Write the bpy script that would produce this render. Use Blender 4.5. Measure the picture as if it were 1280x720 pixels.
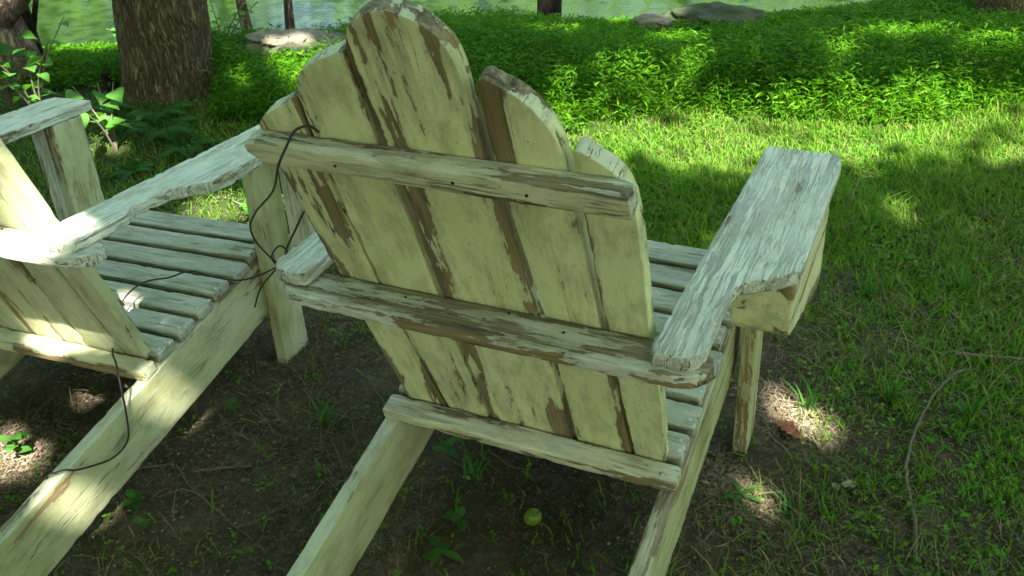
import bpy, bmesh, math, random
import numpy as np
from mathutils import Matrix, Vector, noise as mnoise

for _o in list(bpy.data.objects):
    bpy.data.objects.remove(_o)
SC = bpy.context.scene
COL = SC.collection
rng = np.random.default_rng(11)
random.seed(5)

# ------------------------------------------------------------------ camera
cam_data = bpy.data.cameras.new('camera')
cam = bpy.data.objects.new('camera', cam_data)
COL.objects.link(cam)
CAM = Vector((0.60621, -1.14310, 1.47052))
R_ = Vector((0.90860257, 0.41390791, -0.05587139))
U_ = Vector((-0.17657088, 0.50189841, 0.84671171))
F_ = Vector((-0.37850244, 0.75945917, -0.52911026))
cam.matrix_world = Matrix(((R_.x, U_.x, -F_.x, CAM.x), (R_.y, U_.y, -F_.y, CAM.y),
                           (R_.z, U_.z, -F_.z, CAM.z), (0, 0, 0, 1)))
cam_data.sensor_width = 36.0
cam_data.lens = 1174.83 / 1280 * 36.0
cam_data.clip_start = 0.05
cam_data.clip_end = 400
cam_data.dof.use_dof = True
cam_data.dof.focus_distance = 1.75
cam_data.dof.aperture_fstop = 22.0
SC.camera = cam

# ------------------------------------------------------------------ light
SUN = Vector((0.36, -0.46, 0.81)).normalized()      # direction towards the sun
sun_el = math.asin(SUN.z)
sun_az = math.atan2(SUN.x, SUN.y)
world = bpy.data.worlds.new('World')
SC.world = world
world.use_nodes = True
wn = world.node_tree
sky = wn.nodes.new('ShaderNodeTexSky')
sky.sky_type = 'NISHITA'
sky.sun_disc = False
sky.sun_elevation = sun_el
sky.sun_rotation = sun_az
sky.air_density = 1.0
sky.dust_density = 4.0
sky.ozone_density = .3
bg = wn.nodes['Background']
bg.inputs['Strength'].default_value = 0.105
wn.links.new(sky.outputs[0], bg.inputs['Color'])
sun_data = bpy.data.lights.new('sun', 'SUN')
sun_data.energy = 5.0
sun_data.angle = math.radians(0.53)
sun_data.color = (1.0, 0.95, 0.89)
sun = bpy.data.objects.new('sun', sun_data)
COL.objects.link(sun)
sun.rotation_euler = SUN.to_track_quat('Z', 'Y').to_euler()
SC.view_settings.view_transform = 'Standard'
SC.view_settings.look = 'None'
SC.view_settings.gamma = 1.0
SC.view_settings.exposure = 2.55
SC.render.engine = 'CYCLES'
cy = SC.cycles
cy.use_denoising = True
cy.denoiser = 'OPENIMAGEDENOISE'
cy.max_bounces = 7
cy.diffuse_bounces = 4
cy.glossy_bounces = 3
cy.transmission_bounces = 4
cy.transparent_max_bounces = 6
cy.caustics_reflective = False
cy.caustics_refractive = False
cy.sample_clamp_indirect = 6.0

# ------------------------------------------------------------------ helpers
def tag(o, label=None, cat=None, group=None, kind=None):
    if label: o['label'] = label
    if cat: o['category'] = cat
    if group: o['group'] = group
    if kind: o['kind'] = kind
    return o

def empty(name, loc=(0, 0, 0), parent=None):
    o = bpy.data.objects.new(name, None)
    o.empty_display_size = 0.05
    COL.objects.link(o)
    o.location = loc
    if parent: o.parent = parent
    return o

def mesh_np(name, V, faces, mat=None, parent=None, smooth=False, mats=None, midx=None):
    """faces: an (n,k) int array, or a list of such arrays"""
    if not isinstance(faces, list): faces = [faces]
    faces = [np.asarray(f, np.int32) for f in faces if len(f)]
    me = bpy.data.meshes.new(name)
    V = np.asarray(V, np.float32)
    me.vertices.add(len(V)); me.vertices.foreach_set('co', V.ravel())
    tot = np.concatenate([np.full(len(f), f.shape[1], np.int32) for f in faces])
    idx = np.concatenate([f.ravel() for f in faces])
    start = np.concatenate([[0], np.cumsum(tot)[:-1]]).astype(np.int32)
    me.loops.add(len(idx)); me.loops.foreach_set('vertex_index', idx)
    me.polygons.add(len(tot)); me.polygons.foreach_set('loop_start', start)
    if smooth: me.polygons.foreach_set('use_smooth', np.ones(len(tot), bool))
    if midx is not None: me.polygons.foreach_set('material_index', np.asarray(midx, np.int32))
    me.update(calc_edges=True); me.validate()
    for m in (mats or [mat]): me.materials.append(m)
    o = bpy.data.objects.new(name, me)
    COL.objects.link(o)
    if parent: o.parent = parent
    return o

def vnoise(x, y, seed=0):
    """cheap smooth 2-D value noise in -1..1 (numpy)"""
    def h(i, j):
        n = np.sin(i * 127.1 + j * 311.7 + seed * 74.7) * 43758.5453
        return (n - np.floor(n)) * 2 - 1
    xi, yi = np.floor(x), np.floor(y)
    fx, fy = x - xi, y - yi
    fx = fx * fx * (3 - 2 * fx); fy = fy * fy * (3 - 2 * fy)
    a, b = h(xi, yi), h(xi + 1, yi)
    c, d = h(xi, yi + 1), h(xi + 1, yi + 1)
    return (a * (1 - fx) + b * fx) * (1 - fy) + (c * (1 - fx) + d * fx) * fy

def fbm(x, y, seed=0, oct=3):
    s = 0; a = 1; t = 0
    for k in range(oct):
        s = s + a * vnoise(x * 2 ** k, y * 2 ** k, seed + k); t += a; a *= .5
    return s / t

# bank-line coordinates: w runs towards the water, t along the bank
BN = np.array([-0.357, 0.934]); BT = np.array([0.934, 0.357])
def wcoord(x, y): return x * BN[0] + y * BN[1]
def tcoord(x, y): return x * BT[0] + y * BT[1]
def sstep(a, b, v):
    q = np.clip((v - a) / (b - a), 0, 1); return q * q * (3 - 2 * q)
WATER_Z = -0.75
def ground_h(x, y):
    x = np.asarray(x, float); y = np.asarray(y, float)
    w = wcoord(x, y)
    h = 0.012 * fbm(x * 2.3, y * 2.3, 3) + 0.006 * fbm(x * 11, y * 11, 9) + 0.003 * fbm(x * 31, y * 31, 13, 2)
    h = h + 0.11 * sstep(1.9, 2.75, w + 0.15 * vnoise(x * .8, y * .8, 21))
    h = h - 1.35 * sstep(3.15, 5.2, w + 0.2 * vnoise(x * .7, y * .7, 5))
    h = h + 2.0 * sstep(12.5, 17.0, w)
    return h

class NT:
    """tiny node builder"""
    def __init__(self, name):
        self.m = bpy.data.materials.new(name); self.m.use_nodes = True
        self.t = self.m.node_tree
        self.b = self.t.nodes['Principled BSDF']; self.out = self.t.nodes['Material Output']
    def n(self, typ, **kw):
        nd = self.t.nodes.new(typ)
        for k, v in kw.items(): setattr(nd, k, v)
        return nd
    def put(self, sock, v):
        if hasattr(v, 'is_output') or hasattr(v, 'links'): self.t.links.new(v, sock)
        else: sock.default_value = v
    def math(self, op, a, b=0.0, c=0.0, clamp=False):
        nd = self.n('ShaderNodeMath', operation=op, use_clamp=clamp)
        self.put(nd.inputs[0], a); self.put(nd.inputs[1], b); self.put(nd.inputs[2], c)
        return nd.outputs[0]
    def vmath(self, op, a, b=(0, 0, 0)):
        nd = self.n('ShaderNodeVectorMath', operation=op)
        self.put(nd.inputs[0], a); self.put(nd.inputs[1], b)
        return nd.outputs[0]
    def noise(self, vec, scale=5, detail=4, rough=.5, dist=0.0, col=False):
        nd = self.n('ShaderNodeTexNoise')
        if vec is not None: self.put(nd.inputs['Vector'], vec)
        nd.inputs['Scale'].default_value = scale; nd.inputs['Detail'].default_value = detail
        nd.inputs['Roughness'].default_value = rough; nd.inputs['Distortion'].default_value = dist
        return nd.outputs[1 if col else 0]
    def voro(self, vec, scale=5, feature='F1', rnd=1.0, out=0):
        nd = self.n('ShaderNodeTexVoronoi', feature=feature)
        self.put(nd.inputs['Vector'], vec); nd.inputs['Scale'].default_value = scale
        nd.inputs['Randomness'].default_value = rnd
        return nd.outputs[out]
    def maprange(self, v, a, b, c=0.0, d=1.0, smooth=False):
        nd = self.n('ShaderNodeMapRange', interpolation_type='SMOOTHSTEP' if smooth else 'LINEAR')
        self.put(nd.inputs[0], v); self.put(nd.inputs[1], a); self.put(nd.inputs[2], b)
        self.put(nd.inputs[3], c); self.put(nd.inputs[4], d)
        return nd.outputs[0]
    def ramp(self, v, stops):
        nd = self.n('ShaderNodeValToRGB'); self.put(nd.inputs[0], v)
        e = nd.color_ramp.elements
        while len(e) < len(stops): e.new(0.5)
        for k, (p, c) in enumerate(stops):
            e[k].position = p; e[k].color = (*c, 1)
        return nd.outputs[0]
    def mix(self, f, a, b, mode='MIX'):
        nd = self.n('ShaderNodeMix', data_type='RGBA', blend_type=mode)
        self.put(nd.inputs[0], f)
        for s, v in ((nd.inputs[6], a), (nd.inputs[7], b)):
            self.put(s, (*v, 1) if isinstance(v, tuple) and len(v) == 3 else v)
        return nd.outputs[2]
    def bump(self, h, strength=1.0, dist=0.01, normal=None):
        nd = self.n('ShaderNodeBump')
        self.put(nd.inputs['Height'], h); nd.inputs['Strength'].default_value = strength
        nd.inputs['Distance'].default_value = dist
        if normal is not None: self.t.links.new(normal, nd.inputs['Normal'])
        return nd.outputs[0]
    def scale(self, vec, s):
        nd = self.n('ShaderNodeMapping'); self.put(nd.inputs['Vector'], vec)
        nd.inputs['Scale'].default_value = s
        return nd.outputs[0]

# ------------------------------------------------------------------ materials
def wood_paint(name, paint=(.60, .60, .43), paint2=(.50, .50, .31), peel=0.0, edge=0.16, algae=0.25,
               wood_lo=(.060, .044, .016), wood_hi=(.31, .225, .095), grain_cracks=0.0, crack_col=(.16, .14, .10), bd=.0022, topwear=0.0, endgrain=1.0, hair=1.0, gs=1.0, upw=.045, lbias=0.0,
               peel_scale=(15, 2.2, 15), rough=.62, flake=1.0):
    """old brush-painted board: the grain runs along the object's own Y axis"""
    q = NT(name)
    tc = q.n('ShaderNodeTexCoord'); oi = q.n('ShaderNodeObjectInfo')
    off = q.vmath('MULTIPLY', q.n('ShaderNodeCombineXYZ').outputs[0], (0, 0, 0))
    cx = q.n('ShaderNodeCombineXYZ')
    for k, m in enumerate((17.3, 29.1, 41.7)):
        q.put(cx.inputs[k], q.math('MULTIPLY', oi.outputs['Random'], m))
    co = q.vmath('ADD', tc.outputs['Object'], cx.outputs[0])
    wob = q.noise(co, 7, 2, .5, 0, col=True)
    cow = q.vmath('ADD', co, q.vmath('MULTIPLY', q.vmath('SUBTRACT', wob, (.5, .5, .5)), (.012, .05, .012)))
    g_f = q.noise(q.scale(cow, (190 * gs, 7 * gs, 190 * gs)), 1, 5, .6)            # fine grain
    g_c = q.noise(q.scale(cow, (62 * gs, 2.2 * gs, 62 * gs)), 1, 4, .55)           # coarse grain
    big = q.noise(q.scale(co, peel_scale), 1, 9, .62, .25)
    mid = q.noise(q.scale(co, (60, 9, 60)), 1, 5, .6)
    fine = q.noise(q.scale(co, (170, 55, 170)), 1, 4, .65)
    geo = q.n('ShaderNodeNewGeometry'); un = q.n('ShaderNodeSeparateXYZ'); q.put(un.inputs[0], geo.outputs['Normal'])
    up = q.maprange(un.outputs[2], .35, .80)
    sep = q.n('ShaderNodeSeparateXYZ'); q.put(sep.inputs[0], tc.outputs['Generated'])
    ex = q.math('MULTIPLY', q.math('ABSOLUTE', q.math('SUBTRACT', sep.outputs[0], .5)), 2)
    e3 = q.math('POWER', ex, 4.0)
    brk = q.maprange(q.noise(q.scale(co, (5, 6, 5)), 1, 3, .6), .38, .62, .15, 1.35)
    v = q.math('ADD', big, q.math('MULTIPLY', q.math('MULTIPLY', e3, brk), edge))
    if lbias: v = q.math('ADD', v, q.math('MULTIPLY', q.math('POWER', q.math('SUBTRACT', 1.0, sep.outputs[0], clamp=True), 2.0), q.maprange(sep.outputs[1], .45, .8, 0, lbias)))
    v = q.math('ADD', v, q.math('MULTIPLY', q.math('SUBTRACT', mid, .5), .26))
    v = q.math('ADD', v, q.math('MULTIPLY', q.math('SUBTRACT', g_c, .5), .30))
    v = q.math('ADD', v, q.math('MULTIPLY', q.math('SUBTRACT', fine, .5), .13))
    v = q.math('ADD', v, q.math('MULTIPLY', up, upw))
    if topwear: v = q.math('ADD', v, q.math('MULTIPLY', q.maprange(sep.outputs[1], .55, 1.0), topwear))
    bare = q.maprange(v, .655 - peel, .662 - peel)
    # wood
    ringv = q.maprange(q.math('ADD', q.math('MULTIPLY', g_c, .6), q.math('MULTIPLY', g_f, .5)), .40, .68)
    woodc = q.ramp(ringv, [(0, wood_lo), (.45, tuple(.5 * (a + b) for a, b in zip(wood_lo, wood_hi))), (1, wood_hi)])
    grey = q.noise(q.scale(co, (9, 3, 9)), 1, 3, .5)
    woodc = q.mix(q.maprange(grey, .45, .75, 0, .5), woodc, (.20, .175, .105))
    woodg = q.ramp(ringv, [(0, (.07, .06, .04)), (.5, (.24, .21, .15)), (1, (.40, .365, .28))])
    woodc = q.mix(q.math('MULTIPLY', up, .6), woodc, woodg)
    # paint
    pv = q.noise(q.scale(co, (6, 2, 6)), 1, 5, .6)
    pc = q.mix(q.maprange(pv, .3, .7), paint, paint2)
    st = q.noise(q.scale(co, (45, 4, 45)), 1, 5, .65)
    pc = q.mix(q.maprange(st, .56, .82, 0, .55), pc, tuple(.55 * c for c in paint2))
    spots = q.voro(co, 75, 'F1')
    sel = q.noise(co, 21, 2, .5)
    spm = q.math('MULTIPLY', q.maprange(spots, .16, .08), q.maprange(sel, .60, .66))
    pc = q.mix(q.math('MULTIPLY', spm, .75), pc, (.09, .08, .04))
    alg = q.noise(q.scale(co, (10, 4, 10)), 1, 6, .62)
    pc = q.mix(q.maprange(alg, .50, .75, 0, algae * 2.2), pc, (.22, .235, .055))
    # hair cracks of the paint along the grain
    ck = q.noise(q.scale(cow, (120, 3.2, 120)), 1, 3, .5)
    cw = q.math('ABSOLUTE', q.math('SUBTRACT', ck, .5))
    cmask = q.math('MULTIPLY', q.maprange(cw, .012, .004), q.maprange(q.noise(q.scale(co, (16, 5, 16)), 1, 3, .5), .50 + .14 * (1 - hair), .60 + .14 * (1 - hair)))
    if grain_cracks > 0:
        deep = q.maprange(q.math('ADD', q.math('MULTIPLY', g_f, .55), q.math('MULTIPLY', g_c, .55)), .42 + .1 * grain_cracks, .385 + .1 * grain_cracks)
        wide = q.maprange(q.noise(q.scale(co, (15, 4, 15)), 1, 5, .6), .30, .62)
        deep = q.math('MULTIPLY', deep, wide)
        cmask = q.math('MAXIMUM', cmask, deep)
    pc = q.mix(q.math('MULTIPLY', cmask, .93), pc, crack_col)
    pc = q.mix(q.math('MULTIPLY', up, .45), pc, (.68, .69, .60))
    dirt = q.noise(q.scale(co, (24, 9, 24)), 1, 7, .7)
    pc = q.mix(q.maprange(dirt, .47, .70, 0, .58), pc, (.20, .19, .085))
    grit = q.noise(co, 420, 3, .6)
    pc = q.mix(q.maprange(grit, .56, .74, 0, .5), pc, (.17, .16, .08))
    halo = q.maprange(v, .575 - peel, .650 - peel)
    pc = q.mix(q.math('MULTIPLY', halo, .38), pc, (.27, .235, .11))
    rim = q.math('SUBTRACT', q.maprange(v, .630 - peel, .656 - peel), bare, clamp=True)
    pc = q.mix(q.math('MULTIPLY', rim, .22 * flake), pc, (.74, .75, .66))
    # end grain: checked and weathered where the board's end faces out
    sn = q.n('ShaderNodeSeparateXYZ'); q.put(sn.inputs[0], tc.outputs['Normal'])
    endm = q.maprange(q.math('ABSOLUTE', sn.outputs[1]), .30, .55)
    ckv = q.noise(q.scale(q.vmath('ADD', co, q.vmath('MULTIPLY', q.vmath('SUBTRACT', q.noise(co, 90, 3, .6, 0, True), (.5, .5, .5)), (.010, .010, .004))), (75, 75, 9)), 1, 3, .6)
    chm = q.math('MULTIPLY', q.math('MULTIPLY', q.maprange(q.math('ABSOLUTE', q.math('SUBTRACT', ckv, .5)), .024, .008), q.maprange(q.noise(co, 28, 3, .6), .40, .55)), q.math('MULTIPLY', endm, endgrain))
    pc = q.mix(q.math('MULTIPLY', endm, .45 * endgrain), pc, (.64, .65, .53))
    pc = q.mix(q.math('MULTIPLY', chm, .9), pc, (.12, .10, .065))
    colr = q.mix(bare, pc, woodc)
    q.put(q.b.inputs['Base Color'], colr)
    q.put(q.b.inputs['Roughness'], q.maprange(bare, 0, 1, rough, .85))
    q.b.inputs['Specular IOR Level'].default_value = .35
    hgt = q.math('MULTIPLY', q.math('SUBTRACT', 1.0, bare), .55)
    hgt = q.math('ADD', hgt, q.math('MULTIPLY', q.math('MULTIPLY', g_f, .9), q.math('ADD', q.math('MULTIPLY', bare, .8), .12 + .3 * grain_cracks)))
    hgt = q.math('SUBTRACT', hgt, q.math('MULTIPLY', cmask, .7))
    hgt = q.math('ADD', hgt, q.math('MULTIPLY', mid, .22))
    hgt = q.math('SUBTRACT', hgt, q.math('MULTIPLY', chm, .8))
    q.put(q.b.inputs['Normal'], q.bump(hgt, .9, bd))
    return q.m

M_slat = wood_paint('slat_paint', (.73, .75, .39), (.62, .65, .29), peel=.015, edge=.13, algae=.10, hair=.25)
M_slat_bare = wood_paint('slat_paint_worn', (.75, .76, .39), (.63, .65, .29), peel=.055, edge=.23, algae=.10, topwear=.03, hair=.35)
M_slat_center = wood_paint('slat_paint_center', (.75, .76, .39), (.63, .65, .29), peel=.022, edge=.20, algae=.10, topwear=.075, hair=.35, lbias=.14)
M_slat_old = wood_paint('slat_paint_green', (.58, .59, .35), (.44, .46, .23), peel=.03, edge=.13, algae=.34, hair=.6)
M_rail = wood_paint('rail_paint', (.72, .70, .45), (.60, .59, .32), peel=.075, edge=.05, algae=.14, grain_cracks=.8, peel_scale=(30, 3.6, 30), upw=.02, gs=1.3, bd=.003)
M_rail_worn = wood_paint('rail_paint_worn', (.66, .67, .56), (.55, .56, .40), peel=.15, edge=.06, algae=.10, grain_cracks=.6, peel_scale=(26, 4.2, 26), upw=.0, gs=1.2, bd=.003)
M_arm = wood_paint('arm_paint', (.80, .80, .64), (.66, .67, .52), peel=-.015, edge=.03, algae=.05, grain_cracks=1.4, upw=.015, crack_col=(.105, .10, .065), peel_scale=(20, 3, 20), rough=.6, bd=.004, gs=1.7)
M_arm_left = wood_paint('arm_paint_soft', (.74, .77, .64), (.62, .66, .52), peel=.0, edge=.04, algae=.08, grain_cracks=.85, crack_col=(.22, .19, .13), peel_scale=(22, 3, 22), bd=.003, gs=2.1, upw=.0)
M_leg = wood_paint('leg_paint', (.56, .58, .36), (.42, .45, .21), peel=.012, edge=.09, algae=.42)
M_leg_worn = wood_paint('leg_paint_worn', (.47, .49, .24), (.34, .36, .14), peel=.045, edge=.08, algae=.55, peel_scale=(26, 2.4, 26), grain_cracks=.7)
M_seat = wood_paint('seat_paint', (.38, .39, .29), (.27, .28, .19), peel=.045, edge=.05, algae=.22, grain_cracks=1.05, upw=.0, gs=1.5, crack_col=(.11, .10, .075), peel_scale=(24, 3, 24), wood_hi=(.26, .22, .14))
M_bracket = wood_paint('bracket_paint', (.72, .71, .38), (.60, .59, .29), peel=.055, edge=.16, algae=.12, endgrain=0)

def simple(name, col, rough=.7, metal=0.0, bump=0.0, scale=60, var=.3):
    q = NT(name)
    tc = q.n('ShaderNodeTexCoord')
    nz = q.noise(tc.outputs['Object'], scale, 4, .6)
    q.put(q.b.inputs['Base Color'], q.mix(q.maprange(nz, .3, .7), tuple(c * (1 - var) for c in col), tuple(min(1, c * (1 + var)) for c in col)))
    q.b.inputs['Roughness'].default_value = rough; q.b.inputs['Metallic'].default_value = metal
    if bump: q.put(q.b.inputs['Normal'], q.bump(nz, 1, bump))
    return q.m
M_screw = simple('screw_zinc', (.55, .56, .55), .4, .8)
M_nail = simple('nail_rust', (.05, .022, .012), .8, 0, .001, 300, .5)
M_wire = simple('wire_dark', (.022, .018, .016), .6, 0, .001, 300)
M_twig = simple('twig_bark', (.13, .10, .07), .85, 0, .002, 200)

def leafmat(name, cols, trans=.35, rough=.5, tcol=None, spec=.12):
    """cols: list of colours picked at random per leaf"""
    q = NT(name)
    geo = q.n('ShaderNodeNewGeometry')
    st = [((k + .0) / len(cols), c) for k, c in enumerate(cols)]
    c = q.ramp(geo.outputs['Random Per Island'], st)
    tc = q.n('ShaderNodeTexCoord')
    nz = q.noise(tc.outputs['Object'], 1.7, 3, .6)
    c = q.mix(q.maprange(nz, .35, .68, 0, .5), c, tuple(k * .62 for k in cols[len(cols) // 2]))
    q.put(q.b.inputs['Base Color'], c)
    q.b.inputs['Roughness'].default_value = rough
    q.b.inputs['Specular IOR Level'].default_value = spec
    tr = q.n('ShaderNodeBsdfTranslucent')
    tcn = q.mix(1.0, c, (1.5, 1.75, .45) if tcol is None else tcol, 'MULTIPLY')
    q.put(tr.inputs[0], tcn)
    ms = q.n('ShaderNodeMixShader'); ms.inputs[0].default_value = trans
    q.t.links.new(q.b.outputs[0], ms.inputs[1]); q.t.links.new(tr.outputs[0], ms.inputs[2])
    q.t.links.new(ms.outputs[0], q.out.inputs[0])
    return q.m
M_bankleaf = leafmat('bank_leaf', [(.026, .10, .002), (.04, .145, .003), (.065, .195, .004), (.034, .125, .003), (.11, .25, .008)], .42)
M_lawn = leafmat('lawn_blade', [(.06, .20, .008), (.085, .27, .010), (.13, .33, .014), (.07, .23, .009), (.20, .25, .05), (.075, .24, .009), (.19, .16, .06), (.08, .25, .01)], .42)
M_drygrass = leafmat('dry_blade', [(.20, .17, .08), (.14, .12, .06), (.10, .12, .04), (.26, .22, .12)], .2, .7)
M_litter = leafmat('litter', [(.055, .041, .026), (.09, .07, .045), (.15, .12, .08), (.07, .058, .036), (.22, .18, .125), (.04, .03, .02), (.30, .255, .18), (.11, .08, .05)], .05, .75, (1, 1, 1))
M_canopy = leafmat('canopy_leaf', [(.05, .14, .02), (.07, .18, .025), (.09, .21, .03)], .60, tcol=(1.7, 2.5, .35))
M_farleaf = leafmat('far_leaf', [(.08, .20, .02), (.13, .29, .03), (.18, .34, .04), (.05, .13, .015), (.20, .36, .05)], .4)
M_shrub = leafmat('shrub_leaf', [(.07, .20, .03), (.09, .25, .035), (.06, .17, .03), (.11, .28, .05)], .4)
M_fern = leafmat('fern_leaf', [(.03, .10, .02), (.04, .13, .025), (.035, .11, .02)], .3)
M_weed = leafmat('weed_leaf', [(.06, .17, .03), (.08, .21, .04), (.05, .15, .025)], .35)

def bark(name, lo, hi, sc=(26, 26, 5), depth=.02):
    q = NT(name)
    tc = q.n('ShaderNodeTexCoord')
    wob = q.noise(tc.outputs['Object'], 5, 3, .5, 0, True)
    co = q.vmath('ADD', tc.outputs['Object'], q.vmath('MULTIPLY', q.vmath('SUBTRACT', wob, (.5, .5, .5)), (.07, .07, .1)))
    rid = q.math('ABSOLUTE', q.math('SUBTRACT', q.noise(q.scale(co, sc), 1, 3, .55), .5))
    rid2 = q.math('ABSOLUTE', q.math('SUBTRACT', q.noise(q.scale(co, tuple(1.9 * s for s in sc)), 1, 3, .55), .5))
    vo = q.math('MINIMUM', q.maprange(rid, 0, .13), q.maprange(rid2, -.02, .10))
    fin = q.noise(q.scale(co, tuple(4 * s for s in sc)), 1, 5, .65)
    r = q.math('ADD', q.math('MULTIPLY', vo, .85), q.math('MULTIPLY', q.math('SUBTRACT', fin, .42), .8))
    c = q.ramp(r, [(0, tuple(.35 * k for k in lo)), (.35, lo), (1, hi)])
    mo = q.noise(tc.outputs['Object'], 4, 4, .6)
    c = q.mix(q.maprange(mo, .52, .72, 0, .5), c, (.06, .085, .025))
    q.put(q.b.inputs['Base Color'], c)
    q.b.inputs['Roughness'].default_value = .9; q.b.inputs['Specular IOR Level'].default_value = .15
    q.put(q.b.inputs['Normal'], q.bump(r, 1, depth))
    return q.m
M_bark = bark('bark_ridged', (.095, .070, .036), (.29, .225, .118), (44, 44, 5), .012)
M_bark2 = bark('bark_pale', (.12, .085, .06), (.36, .28, .20), (14, 14, 4), .01)
M_bark_dark = bark('bark_dark', (.02, .016, .012), (.07, .055, .04), (30, 30, 8), .008)

# ------------------------------------------------------------------ ground
def ground_material():
    q = NT('soil')
    geo = q.n('ShaderNodeNewGeometry'); P = geo.outputs['Position']
    a = q.noise(P, 2.2, 5, .6); b = q.noise(P, 14, 6, .65); c = q.noise(P, 90, 5, .65)
    soil = q.ramp(q.math('ADD', q.math('MULTIPLY', b, .55), q.math('MULTIPLY', c, .5)),
                  [(.30, (.030, .022, .013)), (.50, (.11, .085, .053)), (.62, (.185, .145, .095)), (.8, (.30, .24, .17))])
    moss = q.math('MULTIPLY', q.maprange(q.noise(P, 5.5, 6, .65), .46, .57), q.maprange(c, .35, .6))
    soil = q.mix(q.math('MULTIPLY', moss, .8), soil, (.04, .062, .012))
    spx = q.n('ShaderNodeSeparateXYZ'); q.put(spx.inputs[0], P)
    rg = q.math('MULTIPLY', q.maprange(q.math('ADD', spx.outputs[0], q.math('MULTIPLY', a, .5)), .55, 1.0), q.maprange(q.noise(P, 9, 6, .65), .38, .58))
    soil = q.mix(q.math('MULTIPLY', rg, .75), soil, q.mix(c, (.02, .032, .008), (.07, .085, .022)))
    w = q.n('ShaderNodeVectorMath', operation='DOT_PRODUCT'); q.put(w.inputs[0], P); w.inputs[1].default_value = (BN[0], BN[1], 0)
    gr = q.maprange(q.math('ADD', w.outputs['Value'], q.math('MULTIPLY', a, .8)), 1.3, 2.0)
    soil = q.mix(q.math('MULTIPLY', gr, .85), soil, (.03, .05, .012))
    q.put(q.b.inputs['Base Color'], soil)
    q.b.inputs['Roughness'].default_value = .95; q.b.inputs['Specular IOR Level'].default_value = .1
    q.put(q.b.inputs['Normal'], q.bump(q.math('ADD', b, q.math('MULTIPLY', c, .6)), 1, .02))
    return q.m
def axis(a, b, lo, hi, step):
    s = np.arange(a, b + 1e-6, step)
    l = a - np.geomspace(step, a - lo, 26)[::-1]; r = b + np.geomspace(step, hi - b, 26)
    return np.concatenate([l, s, r])
gx = axis(-4.2, 1.6, -90, 90, .028); gy = axis(-.9, 4.4, -60, 110, .028)
GX, GY = np.meshgrid(gx, gy)
GZ = ground_h(GX, GY)
nx_, ny_ = len(gx), len(gy)
ii = (np.arange(ny_ - 1)[:, None] * nx_ + np.arange(nx_ - 1)[None, :]).ravel()
ground = mesh_np('ground', np.stack([GX, GY, GZ], -1).reshape(-1, 3), np.stack([ii, ii + 1, ii + nx_ + 1, ii + nx_], -1), ground_material(), smooth=True)
tag(ground, kind='structure')

q = NT('pond_water')
geo = q.n('ShaderNodeNewGeometry')
n1 = q.noise(q.scale(geo.outputs['Position'], (2.2, 5.0, 1)), 1.6, 4, .55); n2 = q.noise(geo.outputs['Position'], 13, 3, .5)
q.put(q.b.inputs['Base Color'], q.mix(q.noise(geo.outputs['Position'], .6, 3, .5), (.010, .022, .008), (.020, .040, .014)))
q.b.inputs['Roughness'].default_value = .06; q.b.inputs['IOR'].default_value = 1.33
q.put(q.b.inputs['Normal'], q.bump(q.math('ADD', n1, q.math('MULTIPLY', n2, .16)), .07, .06))
c4 = []
for (w_, t_) in ((3.6, -45), (3.6, 45), (17, 45), (17, -45)):
    p_ = BN * w_ + BT * t_; c4.append((p_[0], p_[1], WATER_Z))
water = mesh_np('water', c4, np.array([[0, 1, 2, 3]]), q.m)
tag(water, kind='structure')

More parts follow.
